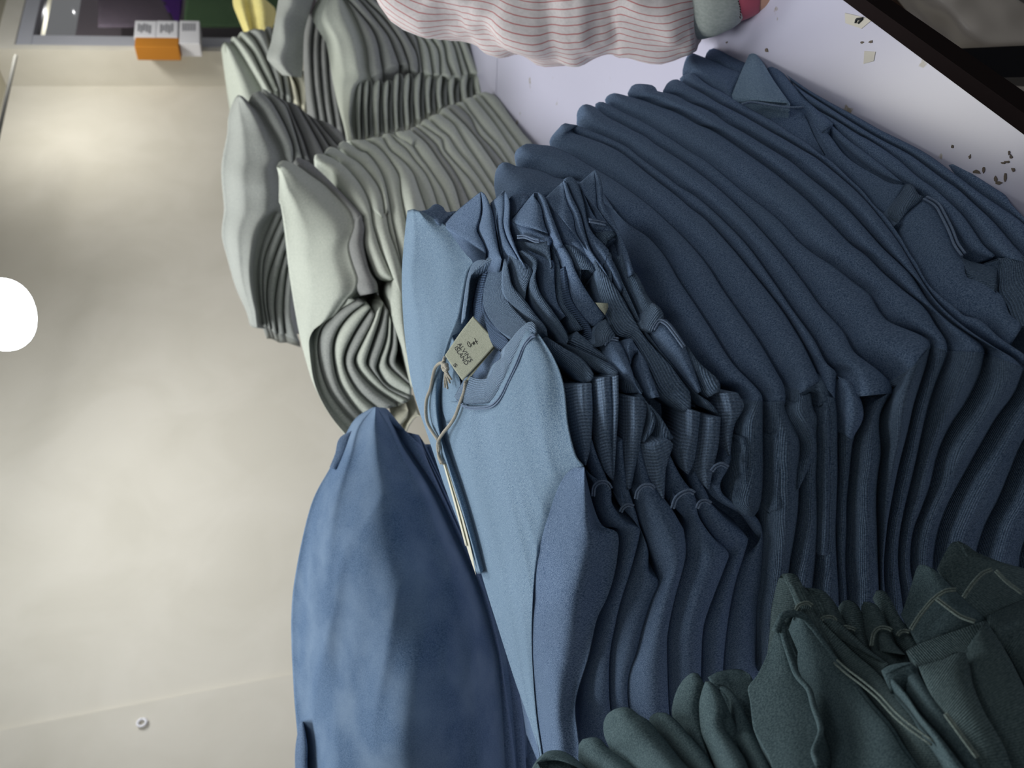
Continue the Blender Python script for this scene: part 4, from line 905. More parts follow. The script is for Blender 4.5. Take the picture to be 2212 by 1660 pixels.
s6 = [[(1507, 1080), (1512, 1118), (1550, 1172), (1576, 1195), (1568, 1223), (1543, 1290), (1522, 1354), (1518, 1430), (1517, 1530), (1527, 1680)],
      [(1508, 1096), (1518, 1084), (1536, 1089), (1571, 1125), (1611, 1157), (1616, 1169), (1607, 1200), (1586, 1270), (1571, 1353), (1562, 1450), (1565, 1550), (1575, 1680)]]
fold(G, 'sleeve', s6, M_blue, D=Dm, amp=.3, off=-.006, kin=.25)
stitch(G, [(1506, 1098), (1512, 1086), (1524, 1082), (1536, 1088)], D=Dm, off=.006)
fold(G, 'sleeve', [[(1490, 1030), (1495, 1055), (1504, 1080), (1510, 1094)], [(1503, 1015), (1516, 1045), (1528, 1068), (1535, 1088)]], M_blue, D=Dm, amp=.35, off=-.008)
# seventh
G = garment((1300, 440), 'blue sweatshirt seventh from the top, tall pointed shoulder against the long folds')
fold(G, 'shoulder', [[(1249, 397), (1266, 383), (1283, 368)], [(1332, 508), (1307, 482), (1292, 458), (1288, 422), (1284, 369)]], M_blue, D=Dm, amp=.1, off=-.002)
fold(G, 'shoulder', [[(1249, 399), (1262, 440), (1269, 477), (1281, 506), (1308, 530)], [(1262, 420), (1280, 460), (1300, 485), (1320, 505), (1335, 515)]], M_blue, D=Dm, amp=.2, off=-.008)
fold(G, 'shoulder', [[(1284, 369), (1288, 422), (1292, 458), (1307, 482), (1332, 505), (1348, 560), (1356, 600)], [(1285, 367), (1289, 370), (1300, 395), (1305, 440), (1321, 468), (1339, 504), (1354, 540), (1370, 590)]], M_blue, D=Dm, amp=.4)
fold(G, 'collar_seam', [[(1268, 475), (1275, 490), (1283, 500), (1300, 505), (1320, 512)], [(1270, 470), (1290, 474), (1310, 482), (1325, 490), (1330, 500)]], M_blue, D=Dm, amp=.4, off=-.004)
stitch(G, [(1273, 477), (1290, 480), (1310, 484)], D=Dm, off=.004)
fold(G, 'collar', [[(1282, 502), (1295, 515), (1307, 530), (1308, 510), (1318, 502)], [(1300, 502), (1318, 498), (1332, 506), (1328, 508), (1312, 512), (1309, 532)]], M_brib2, D=Dm, amp=.3, off=-.002)
fold(G, 'inner_panel', [[(1308, 505), (1318, 545), (1330, 575), (1350, 620)], [(1330, 508), (1340, 540), (1345, 580), (1365, 640)]], M_blue, D=Dm, amp=.1, off=-.014)
fold(G, 'rib_band', [[(1330, 560), (1351, 618), (1370, 656), (1386, 693), (1400, 715)], [(1350, 540), (1362, 576), (1380, 600), (1400, 640), (1412, 655)]], M_brib2, D=Dm, amp=.25, off=-.004)
fold(G, 'cuff', [[(1384, 697), (1388, 680), (1400, 660), (1410, 655)], [(1390, 708), (1412, 718), (1434, 690), (1428, 668), (1413, 655)]], M_brib, D=Dm, amp=.3, off=.003)
fold(G, 'sleeve', [[(1400, 718), (1410, 735), (1430, 762), (1455, 790), (1478, 820), (1505, 852)], [(1412, 708), (1430, 690), (1448, 698), (1470, 728), (1485, 755), (1500, 800), (1515, 845)]], M_blue, D=Dm, amp=.35)
stitch(G, [(1412, 712), (1424, 694), (1440, 700), (1458, 722), (1478, 750)], D=Dm, off=.009)
fold(G, 'rib_band', [[(1484, 752), (1496, 790), (1510, 830), (1528, 860), (1544, 850)], [(1486, 749), (1510, 783), (1546, 815), (1556, 830), (1555, 848)]], M_brib, D=Dm, amp=.15, off=.002)
fold(G, 'rib_hem', [[(1512, 899), (1505, 963), (1501, 1014), (1529, 1058)], [(1536, 902), (1532, 960), (1524, 1014), (1530, 1058)], [(1557, 902), (1552, 963), (1542, 1007), (1532, 1058)]], M_bblk, D=Dm, amp=0, off=.004, offs=[-.003, .0025, -.003])
fold(G, 'rib_hem', [[(1544, 848), (1552, 898), (1554, 942), (1576, 987)], [(1568, 849), (1578, 895), (1572, 942), (1577, 987)], [(1594, 849), (1607, 879), (1586, 922), (1578, 985)]], M_bblk, D=Dm, amp=0, off=.001, offs=[-.003, .0025, -.003])
s7 = [[(1537, 1016), (1535, 1035), (1529, 1060), (1552, 1084), (1600, 1112), (1630, 1152), (1642, 1172), (1612, 1200), (1590, 1270), (1573, 1353), (1566, 1450), (1575, 1680)],
      [(1545, 1008), (1560, 1000), (1574, 1010), (1556, 1044), (1565, 1072), (1606, 1098), (1636, 1120), (1648, 1152), (1648, 1200), (1645, 1260), (1636, 1330), (1632, 1450), (1640, 1680)]]
fold(G, 'sleeve', s7, M_blue, D=Dm, amp=.32, off=-.004, kin=.25)
stitch(G, [(1538, 1018), (1546, 1008), (1560, 1003), (1573, 1010)], D=Dm, off=.008)
fold(G, 'sleeve', [[(1560, 960), (1556, 985), (1550, 1002)], [(1576, 970), (1580, 990), (1573, 1008)]], M_blue, D=Dm, amp=.4, off=-.006)
# small shiny collar piece behind the peaks
fold(G, 'collar', [[(1100, 430), (1104, 445), (1106, 470)], [(1104, 424), (1118, 420), (1146, 426), (1120, 456)]], M_blue, D=Dm, amp=.3, off=-.012)

# ------------------------------------------------------------------ BLUE PILE behind, at the left
GP = 'blue sweatshirts piled behind the near stack'
pl = [(807, 879), (769, 903), (745, 942), (716, 1005), (672, 1091), (639, 1236), (629, 1342), (634, 1486), (641, 1573), (648, 1660), (652, 1720)]
pr = [(815, 880), (841, 889), (870, 956), (937, 1053), (986, 1159), (1029, 1255), (1058, 1352), (1075, 1420), (1082, 1486), (1092, 1660), (1095, 1720)]
def inter(a, b, t, n=14):
    A = np.array(resample(a, n)); B = np.array(resample(b, n)); return [tuple(v) for v in A * (1 - t) + B * t]
g = cloth([pl, inter(pl, pr, .2), inter(pl, pr, .55), inter(pl, pr, .85), pr], D_pile, offs=[-.05, 0, .03, .015, -.02], inward=C_pile, kin=.45, sink=.1, wr=.010, wf=9, wr2=.0042, wf2=15, seed=12, wdir=(.9, .1, -.42), M=90, N=150)
tag(g.obj('piled_sweatshirt', M_bluep), 'big rumpled blue sweatshirt on top of the pile at the left, behind the labelled one', 'sweatshirt', GP)
g = cloth([[(750, 936), (738, 942), (729, 955), (724, 980), (712, 1010)], [(770, 925), (760, 960), (745, 990), (725, 1015)]], lambda x, y: D_pile(x, y) + .03, thick=.12, amp=.3)
g2 = cloth([[(648, 1560), (640, 1600), (637, 1640), (640, 1720)], [(655, 1560), (664, 1610), (664, 1650), (668, 1720)]], lambda x, y: D_pile(x, y) + .02, thick=.12, amp=.3)
tag(g2.obj('piled_sweatshirt', M_blue), 'dark blue cloth tip low on the wall side of the left pile', 'sweatshirt', GP)
tag(g.obj('piled_sweatshirt', M_blue), 'dark blue sweatshirt fold peeking out beside the peak of the left pile', 'sweatshirt', GP)
pc = [(862, 930), (880, 942), (908, 962), (930, 1010), (975, 1110), (1040, 1255), (1075, 1380), (1092, 1486), (1108, 1600), (1120, 1720)]
pc2 = [(905, 940), (918, 975), (960, 1060), (1010, 1180), (1070, 1340), (1111, 1450), (1130, 1560), (1140, 1720)]
pc3 = [(918, 960), (960, 1050), (1030, 1200), (1090, 1350), (1135, 1480), (1160, 1600), (1170, 1720)]
pc4 = [(930, 960), (1000, 1100), (1060, 1250), (1120, 1400), (1165, 1500), (1200, 1620), (1210, 1720)]
for i, (a, b, lb) in enumerate(((pr, pc, 'blue sweatshirt directly under the rumpled one in the left pile, small rounded tip showing'), (pc, pc2, 'dark blue sweatshirt third down in the left pile, deep in shadow'), (pc2, pc3, 'dark blue sweatshirt fourth down in the left pile, almost hidden'), (pc3, pc4, 'lowest visible blue sweatshirt of the left pile, hidden behind the labelled one'))):
    g = cloth([a, b], lambda x, y: D_pile(x, y) + .02 + .01 * i, amp=.4, inward=C_pile, kin=.4)
    tag(g.obj('piled_sweatshirt', M_blue), lb, 'sweatshirt', GP)

# ------------------------------------------------------------------ GREEN PILE
GG = 'dark green sweatshirts in the nearest pile'
C_gr = (-.35, .30, .8)
ZA = lambda *p: Z(1600, 1150, 3.614, *p)
ZB = lambda *p: Z(1600, 1280, 4.424, *p)
ZC = lambda *p: Z(1150, 1300, 4.608, *p)
def gfold(rows, off=0, amp=.4, **kw):
    kw.setdefault('kin', .3); kw.setdefault('edge', .006); kw.setdefault('wr', .0016)
    return hump(rows, D=(lambda x, y: D_g(x, y) - off), inward=C_gr, amp=amp, **kw)
def green(lb, geo, mat=M_green):
    return tag(geo.obj('green_sweatshirt', mat), lb, 'sweatshirt', GG)
green('dark green fuzzy fold at the very bottom left of the green pile', gfold([ZC((-60, 1760), (-20, 1700), (10, 1630), (60, 1560), (110, 1515), (150, 1495)), ZC((110, 1515), (150, 1490), (240, 1480), (330, 1500), (450, 1580), (530, 1650), (640, 1760))][::1]))
green('dark green fold, second from the left end of the green pile', gfold([ZC((640, 1760), (530, 1655), (462, 1585), (458, 1500), (462, 1430), (500, 1372)), ZC((1120, 1760), (1010, 1640), (870, 1540), (740, 1440), (680, 1372), (600, 1350), (500, 1372))]))
green('thick dark green rounded roll, the largest one of the green pile', gfold([ZC((1120, 1760), (1000, 1640), (940, 1560), (850, 1480), (740, 1400), (705, 1250), (740, 1130), (820, 1070)), ZC((1660, 1760), (1500, 1600), (1420, 1500), (1300, 1350), (1160, 1190), (1060, 1130), (1000, 1080), (920, 1050), (820, 1070))], off=.008))
green('dark green slim roll right beside the largest green roll', gfold([ZC((1660, 1760), (1540, 1640), (1420, 1500), (1300, 1350), (1165, 1200), (1180, 1140), (1240, 1105)), ZC((1860, 1760), (1750, 1560), (1650, 1430), (1560, 1330), (1450, 1200), (1380, 1140), (1330, 1110), (1240, 1105))], off=.002))
g = gfold([ZC((1780, 1660), (1600, 1400), (1450, 1200), (1388, 1130), (1400, 1000), (1440, 880), (1500, 780), (1570, 720)), ZC((1800, 1660), (1700, 1400), (1660, 1180), (1662, 1000), (1690, 880), (1700, 800), (1640, 712), (1570, 720))], off=-.004, amp=.2)
gfold([ZC((1860, 1760), (1740, 1450), (1680, 1300), (1660, 1100), (1665, 980), (1690, 880), (1720, 800)), ZC((2180, 1760), (2110, 1560), (1980, 1370), (1900, 1230), (1925, 1080), (1900, 950), (1820, 840), (1760, 790), (1720, 795))], off=.006, geo=g)
green('dark green sweatshirt with a forked double roll in the middle of the green pile', g)
g = gfold([ZC((1990, 1340), (1950, 1240), (1960, 1050), (1930, 960), (1850, 870)), ZC((2300, 1500), (2200, 1300), (2130, 1150), (2040, 960), (1930, 850), (1840, 850))], off=-.004)
gfold([ZC((2180, 1760), (2100, 1560), (1985, 1370), (1990, 1300)), ZC((2420, 1760), (2330, 1560), (2260, 1400), (2190, 1290)) ], off=.0, geo=g)
green('dark green roll sloping down behind the forked double roll', g)
green('dark purplish green cloth end tucked behind the forked roll', gfold([ZC((1745, 755), (1850, 700), (2000, 672), (2090, 682), (2150, 720)), ZC((1830, 850), (1930, 850), (2040, 950), (2090, 1100), (2190, 1000), (2195, 800), (2160, 720))], off=-.015, amp=.1))
# the big flap with its dark opening
e = empty('green_sweatshirt', at(1740, 1500, .46)); tag(e, 'dark green sweatshirt with a large turned flap and dark arched opening', 'sweatshirt', GG)
gfold([ZB((400, 235), (330, 380), (250, 600), (160, 790), (70, 910), (90, 1050), (120, 1300), (170, 1400), (260, 1560), (330, 1760)), ZB((400, 230), (395, 300), (410, 420), (470, 620), (540, 800), (650, 930), (700, 1100), (765, 1300), (740, 1420), (700, 1530), (740, 1650), (780, 1760))], off=.012, amp=.06, edge=.002, kin=.1).obj('flap', M_green, e)
gfold([ZB((500, 240), (440, 420), (500, 620), (580, 800), (680, 930), (730, 1100), (780, 1300), (760, 1420), (740, 1530), (800, 1760)), ZB((560, 215), (640, 270), (760, 450), (900, 650), (1080, 880), (1250, 1100), (1420, 1300), (1540, 1500), (1650, 1650), (1720, 1760))], off=.004, amp=.08, edge=.010, kin=.15).obj('inner_panel', M_green, e)
q = np.array(resample(ZB((330, 380), (400, 230), (480, 205), (560, 215), (640, 270), (760, 450), (900, 650), (1080, 880), (1250, 1100), (1420, 1300), (1540, 1500), (1680, 1700)), 60))
off_ = np.interp(np.arange(60), [0, 4, 14, 60], [.016, .016, .004, -.002])
tube(at(q[:, 0], q[:, 1], D_g(q[:, 0], q[:, 1]) - off_), .0022, 8).obj('edge_seam', M_green, e)
q = np.array(resample(ZB((395, 300), (410, 420), (470, 620), (540, 800), (650, 930), (700, 1100), (765, 1300), (740, 1420), (700, 1530), (740, 1650)), 50))
tube(at(q[:, 0], q[:, 1], D_g(q[:, 0], q[:, 1]) - .014), .0018, 8).obj('edge_seam', M_green, e)
# behind the flap: rib hems and seams
e = empty('green_sweatshirt', at(1720, 1300, .49)); tag(e, 'dark green sweatshirt rising behind the arched flap, double stitched seam running down', 'sweatshirt', GG)
gfold([ZA((200, 1000), (225, 800), (240, 600), (290, 380), (330, 325)), ZA((300, 1000), (330, 800), (440, 640), (560, 560), (530, 450), (490, 430), (450, 350), (400, 320), (330, 325))], off=-.006, amp=.15).obj('rib_hem', M_grib, e)
gfold([ZA((430, 640), (520, 690), (600, 820), (740, 1000), (900, 1200), (1080, 1430), (1230, 1640), (1350, 1850)), ZA((450, 600), (540, 560), (600, 650), (720, 780), (900, 950), (1080, 1110), (1260, 1320), (1420, 1500), (1700, 1850))], off=0, amp=.12).obj('body', M_grib, e)
stitch(e, ZA((430, 610), (460, 570), (520, 552), (560, 575)), D=D_g, off=.007, mat=M_gsea, r=.0008)
stitch(e, ZA((740, 1010), (830, 1090), (950, 1180), (1080, 1290), (1200, 1420), (1330, 1530), (1500, 1650)), D=D_g, off=.009, mat=M_gsea, r=.0009, gap=9)
def knuckle(lb, r, off, seam=None):
    e = empty('green_sweatshirt', at(*r[0][0], float(D_g(*r[0][0])))); tag(e, lb, 'sweatshirt', GG)
    gfold(r, off=off, amp=.35, wr=.001).obj('rib_hem', M_grib, e)
    if seam: stitch(e, seam, D=D_g, off=off + .008, mat=M_gsea, r=.0008)
    return e
e2 = knuckle('dark green ribbed hem end, first knuckle behind the arched flap', [ZA((640, 760), (600, 650), (560, 560), (500, 440)), ZA((1170, 1050), (1000, 950), (860, 800), (770, 640), (740, 560), (640, 455), (500, 432))], -.008, ZA((625, 690), (660, 665), (720, 668), (745, 700)))
gfold([ZA((600, 690), (720, 830), (880, 960), (1050, 1090)), ZA((640, 660), (740, 680), (880, 800), (1010, 920), (1160, 1030))], off=-.002, amp=.35).obj('sleeve', M_grib, e2)
knuckle('dark green ribbed hem end, second knuckle behind the arched flap', [ZA((900, 860), (780, 730), (750, 640), (770, 570), (800, 540)), ZA((1010, 960), (970, 830), (950, 700), (920, 580), (850, 530), (800, 540))], -.010, ZA((780, 755), (820, 742), (870, 752), (900, 765)))
knuckle('dark green ribbed hem end, third knuckle, shorter one beside a tall one', [ZA((1020, 920), (970, 800), (945, 650), (940, 590), (960, 545)), ZA((1290, 960), (1190, 850), (1130, 700), (1080, 590), (1020, 550), (960, 543))], -.006, ZA((1020, 890), (1040, 790), (1090, 748), (1150, 752), (1180, 770)))
knuckle('dark green ribbed hem end, tallest knuckle behind the arched flap', [ZA((1300, 960), (1190, 850), (1120, 700), (1060, 580), (1030, 520), (1060, 458)), ZA((1390, 900), (1340, 800), (1240, 660), (1200, 580), (1150, 490), (1110, 455), (1060, 456))], -.010, ZA((1225, 810), (1240, 785), (1280, 772), (1320, 780)))
# panels on the right
e = empty('green_sweatshirt', at(2000, 1300, .49)); tag(e, 'dark green sweatshirt with a corner seam like a turned pocket, above the rib bands', 'sweatshirt', GG)
gfold([ZA((1250, 650), (1290, 540), (1330, 420), (1380, 270), (1430, 255)), ZA((1380, 880), (1600, 800), (1900, 700), (1760, 540), (1640, 420), (1520, 300), (1430, 253))], off=-.004, amp=.14, wr=.002).obj('panel', M_green, e)
stitch(e, ZA((1330, 760), (1400, 650), (1500, 530), (1600, 460), (1680, 450)), D=D_g, off=.010, mat=M_gsea, r=.0008)
stitch(e, ZA((1530, 520), (1620, 590), (1720, 660), (1830, 700)), D=D_g, off=.013, mat=M_gsea, r=.0009)
e = empty('green_sweatshirt', at(2090, 1220, .5)); tag(e, 'dark green sweatshirt highest at the right of the green pile, rib panel with stitched corner', 'sweatshirt', GG)
gfold([ZA((1530, 290), (1580, 190), (1640, 90), (1700, 70)), ZA((1860, 690), (2000, 640), (2300, 560), (2300, 330), (2050, 240), (1850, 160), (1780, 110), (1700, 68))], off=-.008, amp=.1, wr=.002).obj('panel', M_grib, e)
stitch(e, ZA((1740, 510), (1800, 420), (1880, 330), (1960, 290)), D=D_g, off=.012, mat=M_gsea, r=.0008)
stitch(e, ZA((1990, 300), (2080, 390), (2200, 480)), D=D_g, off=.012, mat=M_gsea, r=.0008)
e = empty('green_sweatshirt', at(2100, 1500, .44)); tag(e, 'dark green sweatshirt with a wide ribbed waistband across the lower right', 'sweatshirt', GG)
gfold([ZA((1290, 930), (1400, 870), (1650, 780), (1915, 688)), ZA((1390, 1050), (1560, 1000), (1745, 940), (2100, 1130))], off=.006, amp=.04, edge=.002, kin=.15).obj('waistband', M_grib, e)
gfold([ZA((1745, 935), (1800, 1150), (1900, 1400), (2040, 1650), (2120, 1850)), ZA((1915, 688), (2050, 900), (2160, 1100), (2260, 1350), (2380, 1850))], off=.008, amp=.12, edge=.003, kin=.15).obj('waistband', M_grib, e)
e = empty('green_sweatshirt', at(2190, 1350, .45)); tag(e, 'dark green ribbed waistband at the right edge, over the corner-seamed one', 'sweatshirt', GG)
gfold([ZA((1920, 660), (2050, 590), (2300, 490)), ZA((1925, 690), (2000, 760), (2300, 640))], off=.002, amp=.1, kin=.15).obj('waistband', M_grib, e)
gfold([ZA((1930, 700), (2060, 900), (2170, 1100), (2330, 1400)), ZA((2000, 760), (2150, 700), (2400, 620), (2500, 1200))], off=-.002, amp=.05, kin=.15).obj('waistband', M_grib, e)
e = empty('green_sweatshirt', at(2020, 1500, .43)); tag(e, 'dark green sweatshirt strip with ribbed edge in front of the wide waistband', 'sweatshirt', GG)
gfold([ZA((1385, 1045), (1480, 1250), (1620, 1430), (1760, 1600), (1900, 1850)), ZA((1390, 1045), (1560, 1000), (1745, 942), (1800, 1150), (1900, 1400), (2045, 1650), (2120, 1850))], off=.012, amp=.1, edge=.003, kin=.15).obj('waistband', M_grib, e)
e = empty('green_sweatshirt', at(1940, 1450, .44)); tag(e, 'dark green sweatshirt with a small raised loop of cloth where the rib bands meet', 'sweatshirt', GG)
gfold([ZA((1095, 1085), (1180, 1200), (1300, 1330), (1400, 1500), (1500, 1650), (1600, 1850)), ZA((1150, 1050), (1200, 1150), (1300, 1270), (1400, 1420), (1560, 1600), (1750, 1850))], off=.010, amp=.35, kin=.15).obj('sleeve', M_green, e)
gfold([ZA((1100, 1080), (1150, 1045), (1210, 1028), (1310, 1015), (1340, 1025)), ZA((1120, 1110), (1165, 1100), (1200, 1085), (1270, 1050), (1330, 1030)),], off=.014, amp=.35, kin=.06).obj('loop', M_green, e)
gfold([ZA((1200, 1150), (1300, 1270), (1400, 1420), (1560, 1600), (1750, 1850)), ZA((1330, 1020), (1375, 1060), (1400, 1120), (1480, 1250), (1620, 1430), (1760, 1600), (1900, 1850))], off=.006, amp=.25, kin=.15).obj('body', M_green, e)
stitch(e, ZA((1600, 1420), (1680, 1530), (1760, 1640), (1850, 1760)), D=D_g, off=.016, mat=M_gsea, r=.0009)

# ------------------------------------------------------------------ GREY STACKS further along the table
Z3 = lambda *p: Z(460, 0, 5.53, *p)
Z4 = lambda *p: Z(760, 0, 5.53, *p)
Z5 = lambda *p: Z(460, 180, 5.53, *p)
Z6 = lambda *p: Z(760, 180, 5.53, *p)
Z7 = lambda *p: Z(460, 440, 5.53, *p)
Z8 = lambda *p: Z(600, 600, 4.61, *p)
def ghump(rows, D, C, off=0, amp=.6, **kw):
    kw.setdefault('edge', .020); kw.setdefault('kin', .35); kw.setdefault('wr', .002); kw.setdefault('wf', 10)
    return cloth(rows, (lambda x, y: D(x, y) - off), amp=amp, inward=C, skew=1.0, capamp=.05, power=.55, **kw)
def grey(name, lb, g, mat, grp):
    return tag(g.obj(name, mat), lb, 'sweatshirt', grp)
GA = 'sage grey sweatshirts in the second stack'
a0L = Z5((760, 1000), (785, 1100), (790, 1200), (790, 1430)) + Z7((805, 0), (850, 300), (900, 750), (950, 1100), (1020, 1500)) + Z8((250, 720), (350, 1050), (500, 1330), (700, 1610), (760, 1680))
a0R = Z5((760, 990), (790, 945), (840, 922), (960, 955), (1100, 1060), (1300, 1200), (1450, 1340), (1600, 1500), (1650, 1590), (1680, 1720)) + Z7((1640, 400), (1612, 520), (1650, 700), (1715, 900), (1690, 1030), (1600, 1130), (1500, 1260), (1400, 1370)) + Z8((360, 480), (325, 600), (330, 800), (350, 1000), (420, 1200), (540, 1400), (680, 1560), (760, 1680))
g = ghump([a0L, inter(a0L, a0R, .35, 30), inter(a0L, a0R, .7, 30), a0R], D_ga, C_ga, amp=0, offs=[-.03, .0, .008, -.01], sink=.12, wr2=.002, wf2=14, wr=.006, wf=7, wdir=(.3, .3, .8), seed=2, M=34)
grey('folded_sweatshirt', 'pale sage sweatshirt on top of the second stack, smooth flat panel facing out', g, M_sage, GA)
r1 = Z5((1000, 880), (1150, 940), (1300, 1070), (1450, 1220), (1600, 1380), (1750, 1550), (1800, 1650)) + Z7((1760, 100), (1805, 250), (1810, 330), (1800, 500), (1870, 800), (1960, 950), (1970, 1060))
r1b = Z5((960, 955), (1100, 1060), (1300, 1200), (1450, 1340), (1600, 1500), (1650, 1590), (1680, 1720)) + Z7((1640, 400), (1612, 520), (1650, 700), (1715, 900), (1700, 1000), (1760, 1100))
w = [Z8((770, 230), (600, 330), (450, 480), (400, 620), (400, 780), (450, 1000), (530, 1180), (700, 1400), (820, 1500)),
     Z8((860, 255), (720, 360), (600, 510), (545, 680), (560, 900), (620, 1100), (760, 1310), (880, 1430)),
     Z8((925, 300), (850, 400), (750, 560), (670, 730), (655, 860), (700, 1000), (800, 1160), (940, 1290), (990, 1330)),
     Z8((965, 370), (920, 480), (830, 650), (760, 800), (775, 900), (860, 1020), (1000, 1150), (1200, 1280)),
     Z8((1050, 250), (1010, 430), (940, 640), (880, 830), (900, 900), (1000, 1020), (1100, 1120), (1300, 1230)),
     Z8((1100, 330), (1070, 600), (985, 860), (995, 950), (1100, 1090), (1330, 1200)),
     Z8((1130, 430), (1120, 650), (1080, 840), (1130, 930), (1220, 1010), (1330, 1100)),
     Z8((1180, 480), (1190, 700), (1170, 850), (1230, 940), (1320, 1040))]
w0 = Z8((640, 190), (620, 280), (500, 400), (360, 480), (325, 640), (335, 800), (350, 1000), (420, 1200), (540, 1400), (680, 1560), (780, 1620))
A2n = Z5((1225, 930), (1205, 905), (1215, 860), (1250, 840)); A2u = Z5((1340, 1000), (1470, 1120), (1560, 1260), (1680, 1440), (1780, 1600)) + Z7((1790, 150), (1812, 330), (1808, 500), (1900, 740), (1980, 900), (2100, 930))
r2 = Z5((1320, 850), (1400, 880), (1560, 980), (1700, 1130), (1800, 1280), (1870, 1450), (1900, 1650)) + Z7((1920, 300), (2000, 550), (2100, 780), (2160, 900))
r3 = Z5((1500, 790), (1600, 860), (1750, 960), (1870, 1090), (1980, 1250), (2030, 1400), (2060, 1650)) + Z7((2060, 100), (2110, 350), (2200, 600)) + [(872, 600), (884, 680)]
r4 = Z5((1600, 700), (1760, 810)) + Z6((150, 810), (270, 940), (370, 1120), (430, 1350), (480, 1660)) + [(858, 530), (872, 600), (884, 680)]
rb = Z6((170, 680), (300, 760), (400, 860), (500, 1000), (570, 1130), (590, 1350), (650, 1660)) + [(890, 540), (905, 620), (920, 700)]
rc = Z6((360, 650), (450, 800), (570, 900), (680, 1010), (740, 1100), (800, 1270), (880, 1500), (920, 1660))
rd = Z6((450, 600), (520, 690), (640, 790), (740, 920), (850, 1050), (910, 1150), (980, 1320), (1060, 1600))
re = Z6((530, 640), (700, 730), (800, 870), (900, 1000), (1000, 1150), (1080, 1280), (1130, 1400), (1200, 1600))
rf = Z6((700, 560), (850, 680), (950, 800), (1050, 950), (1150, 1100), (1230, 1250), (1320, 1560))
rg = Z6((770, 530), (900, 640), (1000, 740), (1070, 860), (1180, 1000), (1300, 1200), (1440, 1500))
rh = Z6((820, 500), (1000, 620), (1070, 680), (1100, 800), (1250, 980), (1400, 1150), (1560, 1400))
ri_ = Z6((910, 430), (1050, 560), (1150, 640), (1250, 800), (1400, 980), (1560, 1200), (1700, 1430))
rj = Z6((1050, 370), (1200, 480), (1280, 600), (1350, 720), (1500, 940), (1760, 1330))
rk = Z6((1130, 290), (1300, 450), (1400, 560), (1550, 750), (1800, 1110))
rl = Z6((1250, 260), (1400, 400), (1500, 600), (1650, 760), (1850, 1000))
rm = Z6((1330, 230), (1450, 400), (1600, 600), (1750, 760), (1920, 1020))
rn = Z6((1450, 170), (1600, 350), (1730, 520), (1850, 700), (2000, 930))
ro_ = Z6((1530, 150), (1700, 350), (1850, 550), (2060, 840))
rend = Z6((1620, 110), (1740, 170), (1900, 400), (2050, 600), (2150, 710), (2230, 820))
def nose(a, b, out=6):
    """Round tip joining the starts of two fold edges."""
    A = np.array(a[0]); B = np.array(b[0]); mid = (A + B) / 2; d = A - np.array(a[min(2, len(a) - 1)]); d = d / (np.linalg.norm(d) + 1e-6)
    t = mid + d * out
    return [tuple(t), tuple(A + d * out * .35)] + list(a), [tuple(t), tuple(B + d * out * .35)] + list(b)
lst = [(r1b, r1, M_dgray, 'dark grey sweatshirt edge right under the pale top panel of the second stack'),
       (A2n[::-1][1:] + A2u, A2n[-1:] + r2, M_sage, 'sage sweatshirt third down in the second stack, knobbly tip'),
       (r2, Z5((1330, 830), (1380, 770), (1430, 760)) + r3, M_sage, 'sage sweatshirt fourth down in the second stack, rounded tip over the dark row'),
       (r3, Z5((1490, 760), (1530, 700)) + r4, M_sage, 'sage sweatshirt fifth down in the second stack, next to where a pale corner hangs'),
       (r4, rb, M_sage, 'wide sage sweatshirt sixth down in the second stack, where the pale corner touches'),
       (rb, rc, M_sage, 'sage sweatshirt seventh down in the second stack, swelling in the middle'),
       (rc, rd, M_sage, 'sage sweatshirt eighth down in the second stack, with a shaded hollow'),
       (rd, re, M_sage, 'sage sweatshirt ninth down in the second stack, pinched at its tip'),
       (re, rf, M_sage, 'sage sweatshirt tenth down in the second stack, with a small folded flap at its tip'),
       (rf, rg, M_gray, 'thin grey sweatshirt eleventh down in the second stack, below the small folded flap'),
       (rg, rh, M_sage, 'sage sweatshirt twelfth down in the second stack, slim and straight'),
       (rh, ri_, M_sage, 'broad sage sweatshirt with a square tip in the middle of the second stack'),
       (ri_, rj, M_sage, 'broad sage sweatshirt just below the square-tipped one in the second stack'),
       (rj, rk, M_sage, 'sage sweatshirt with a pointed raised tip in the lower half of the second stack'),
       (rk, rl, M_gray, 'grey-sage sweatshirt fifth up from the table in the second stack, thin'),
       (rl, rm, M_sage, 'sage sweatshirt fourth up from the table in the second stack, rounded bright tip'),
       (rm, rn, M_sage, 'sage sweatshirt third up from the table in the second stack'),
       (rn, ro_, M_sage, 'sage sweatshirt second up from the table in the second stack'),
       (ro_, rend, M_sage, 'lowest sage sweatshirt of the second stack, lying on the white table')]
drape = {0: (w0, w[0]), 1: (w[0], w[1]), 2: (w[1], w[2]), 3: (w[2], w[3]), 4: (w[3], w[4]), 5: (w[4], w[5]), 6: (w[5], w[6]), 7: (w[6], w[7])}
def ext(c, L):
    a, b = np.array(c[-3]), np.array(c[-1]); d = (b - a) / np.linalg.norm(b - a)
    return list(c) + [tuple(b + d * L * .5), tuple(b + d * L)]
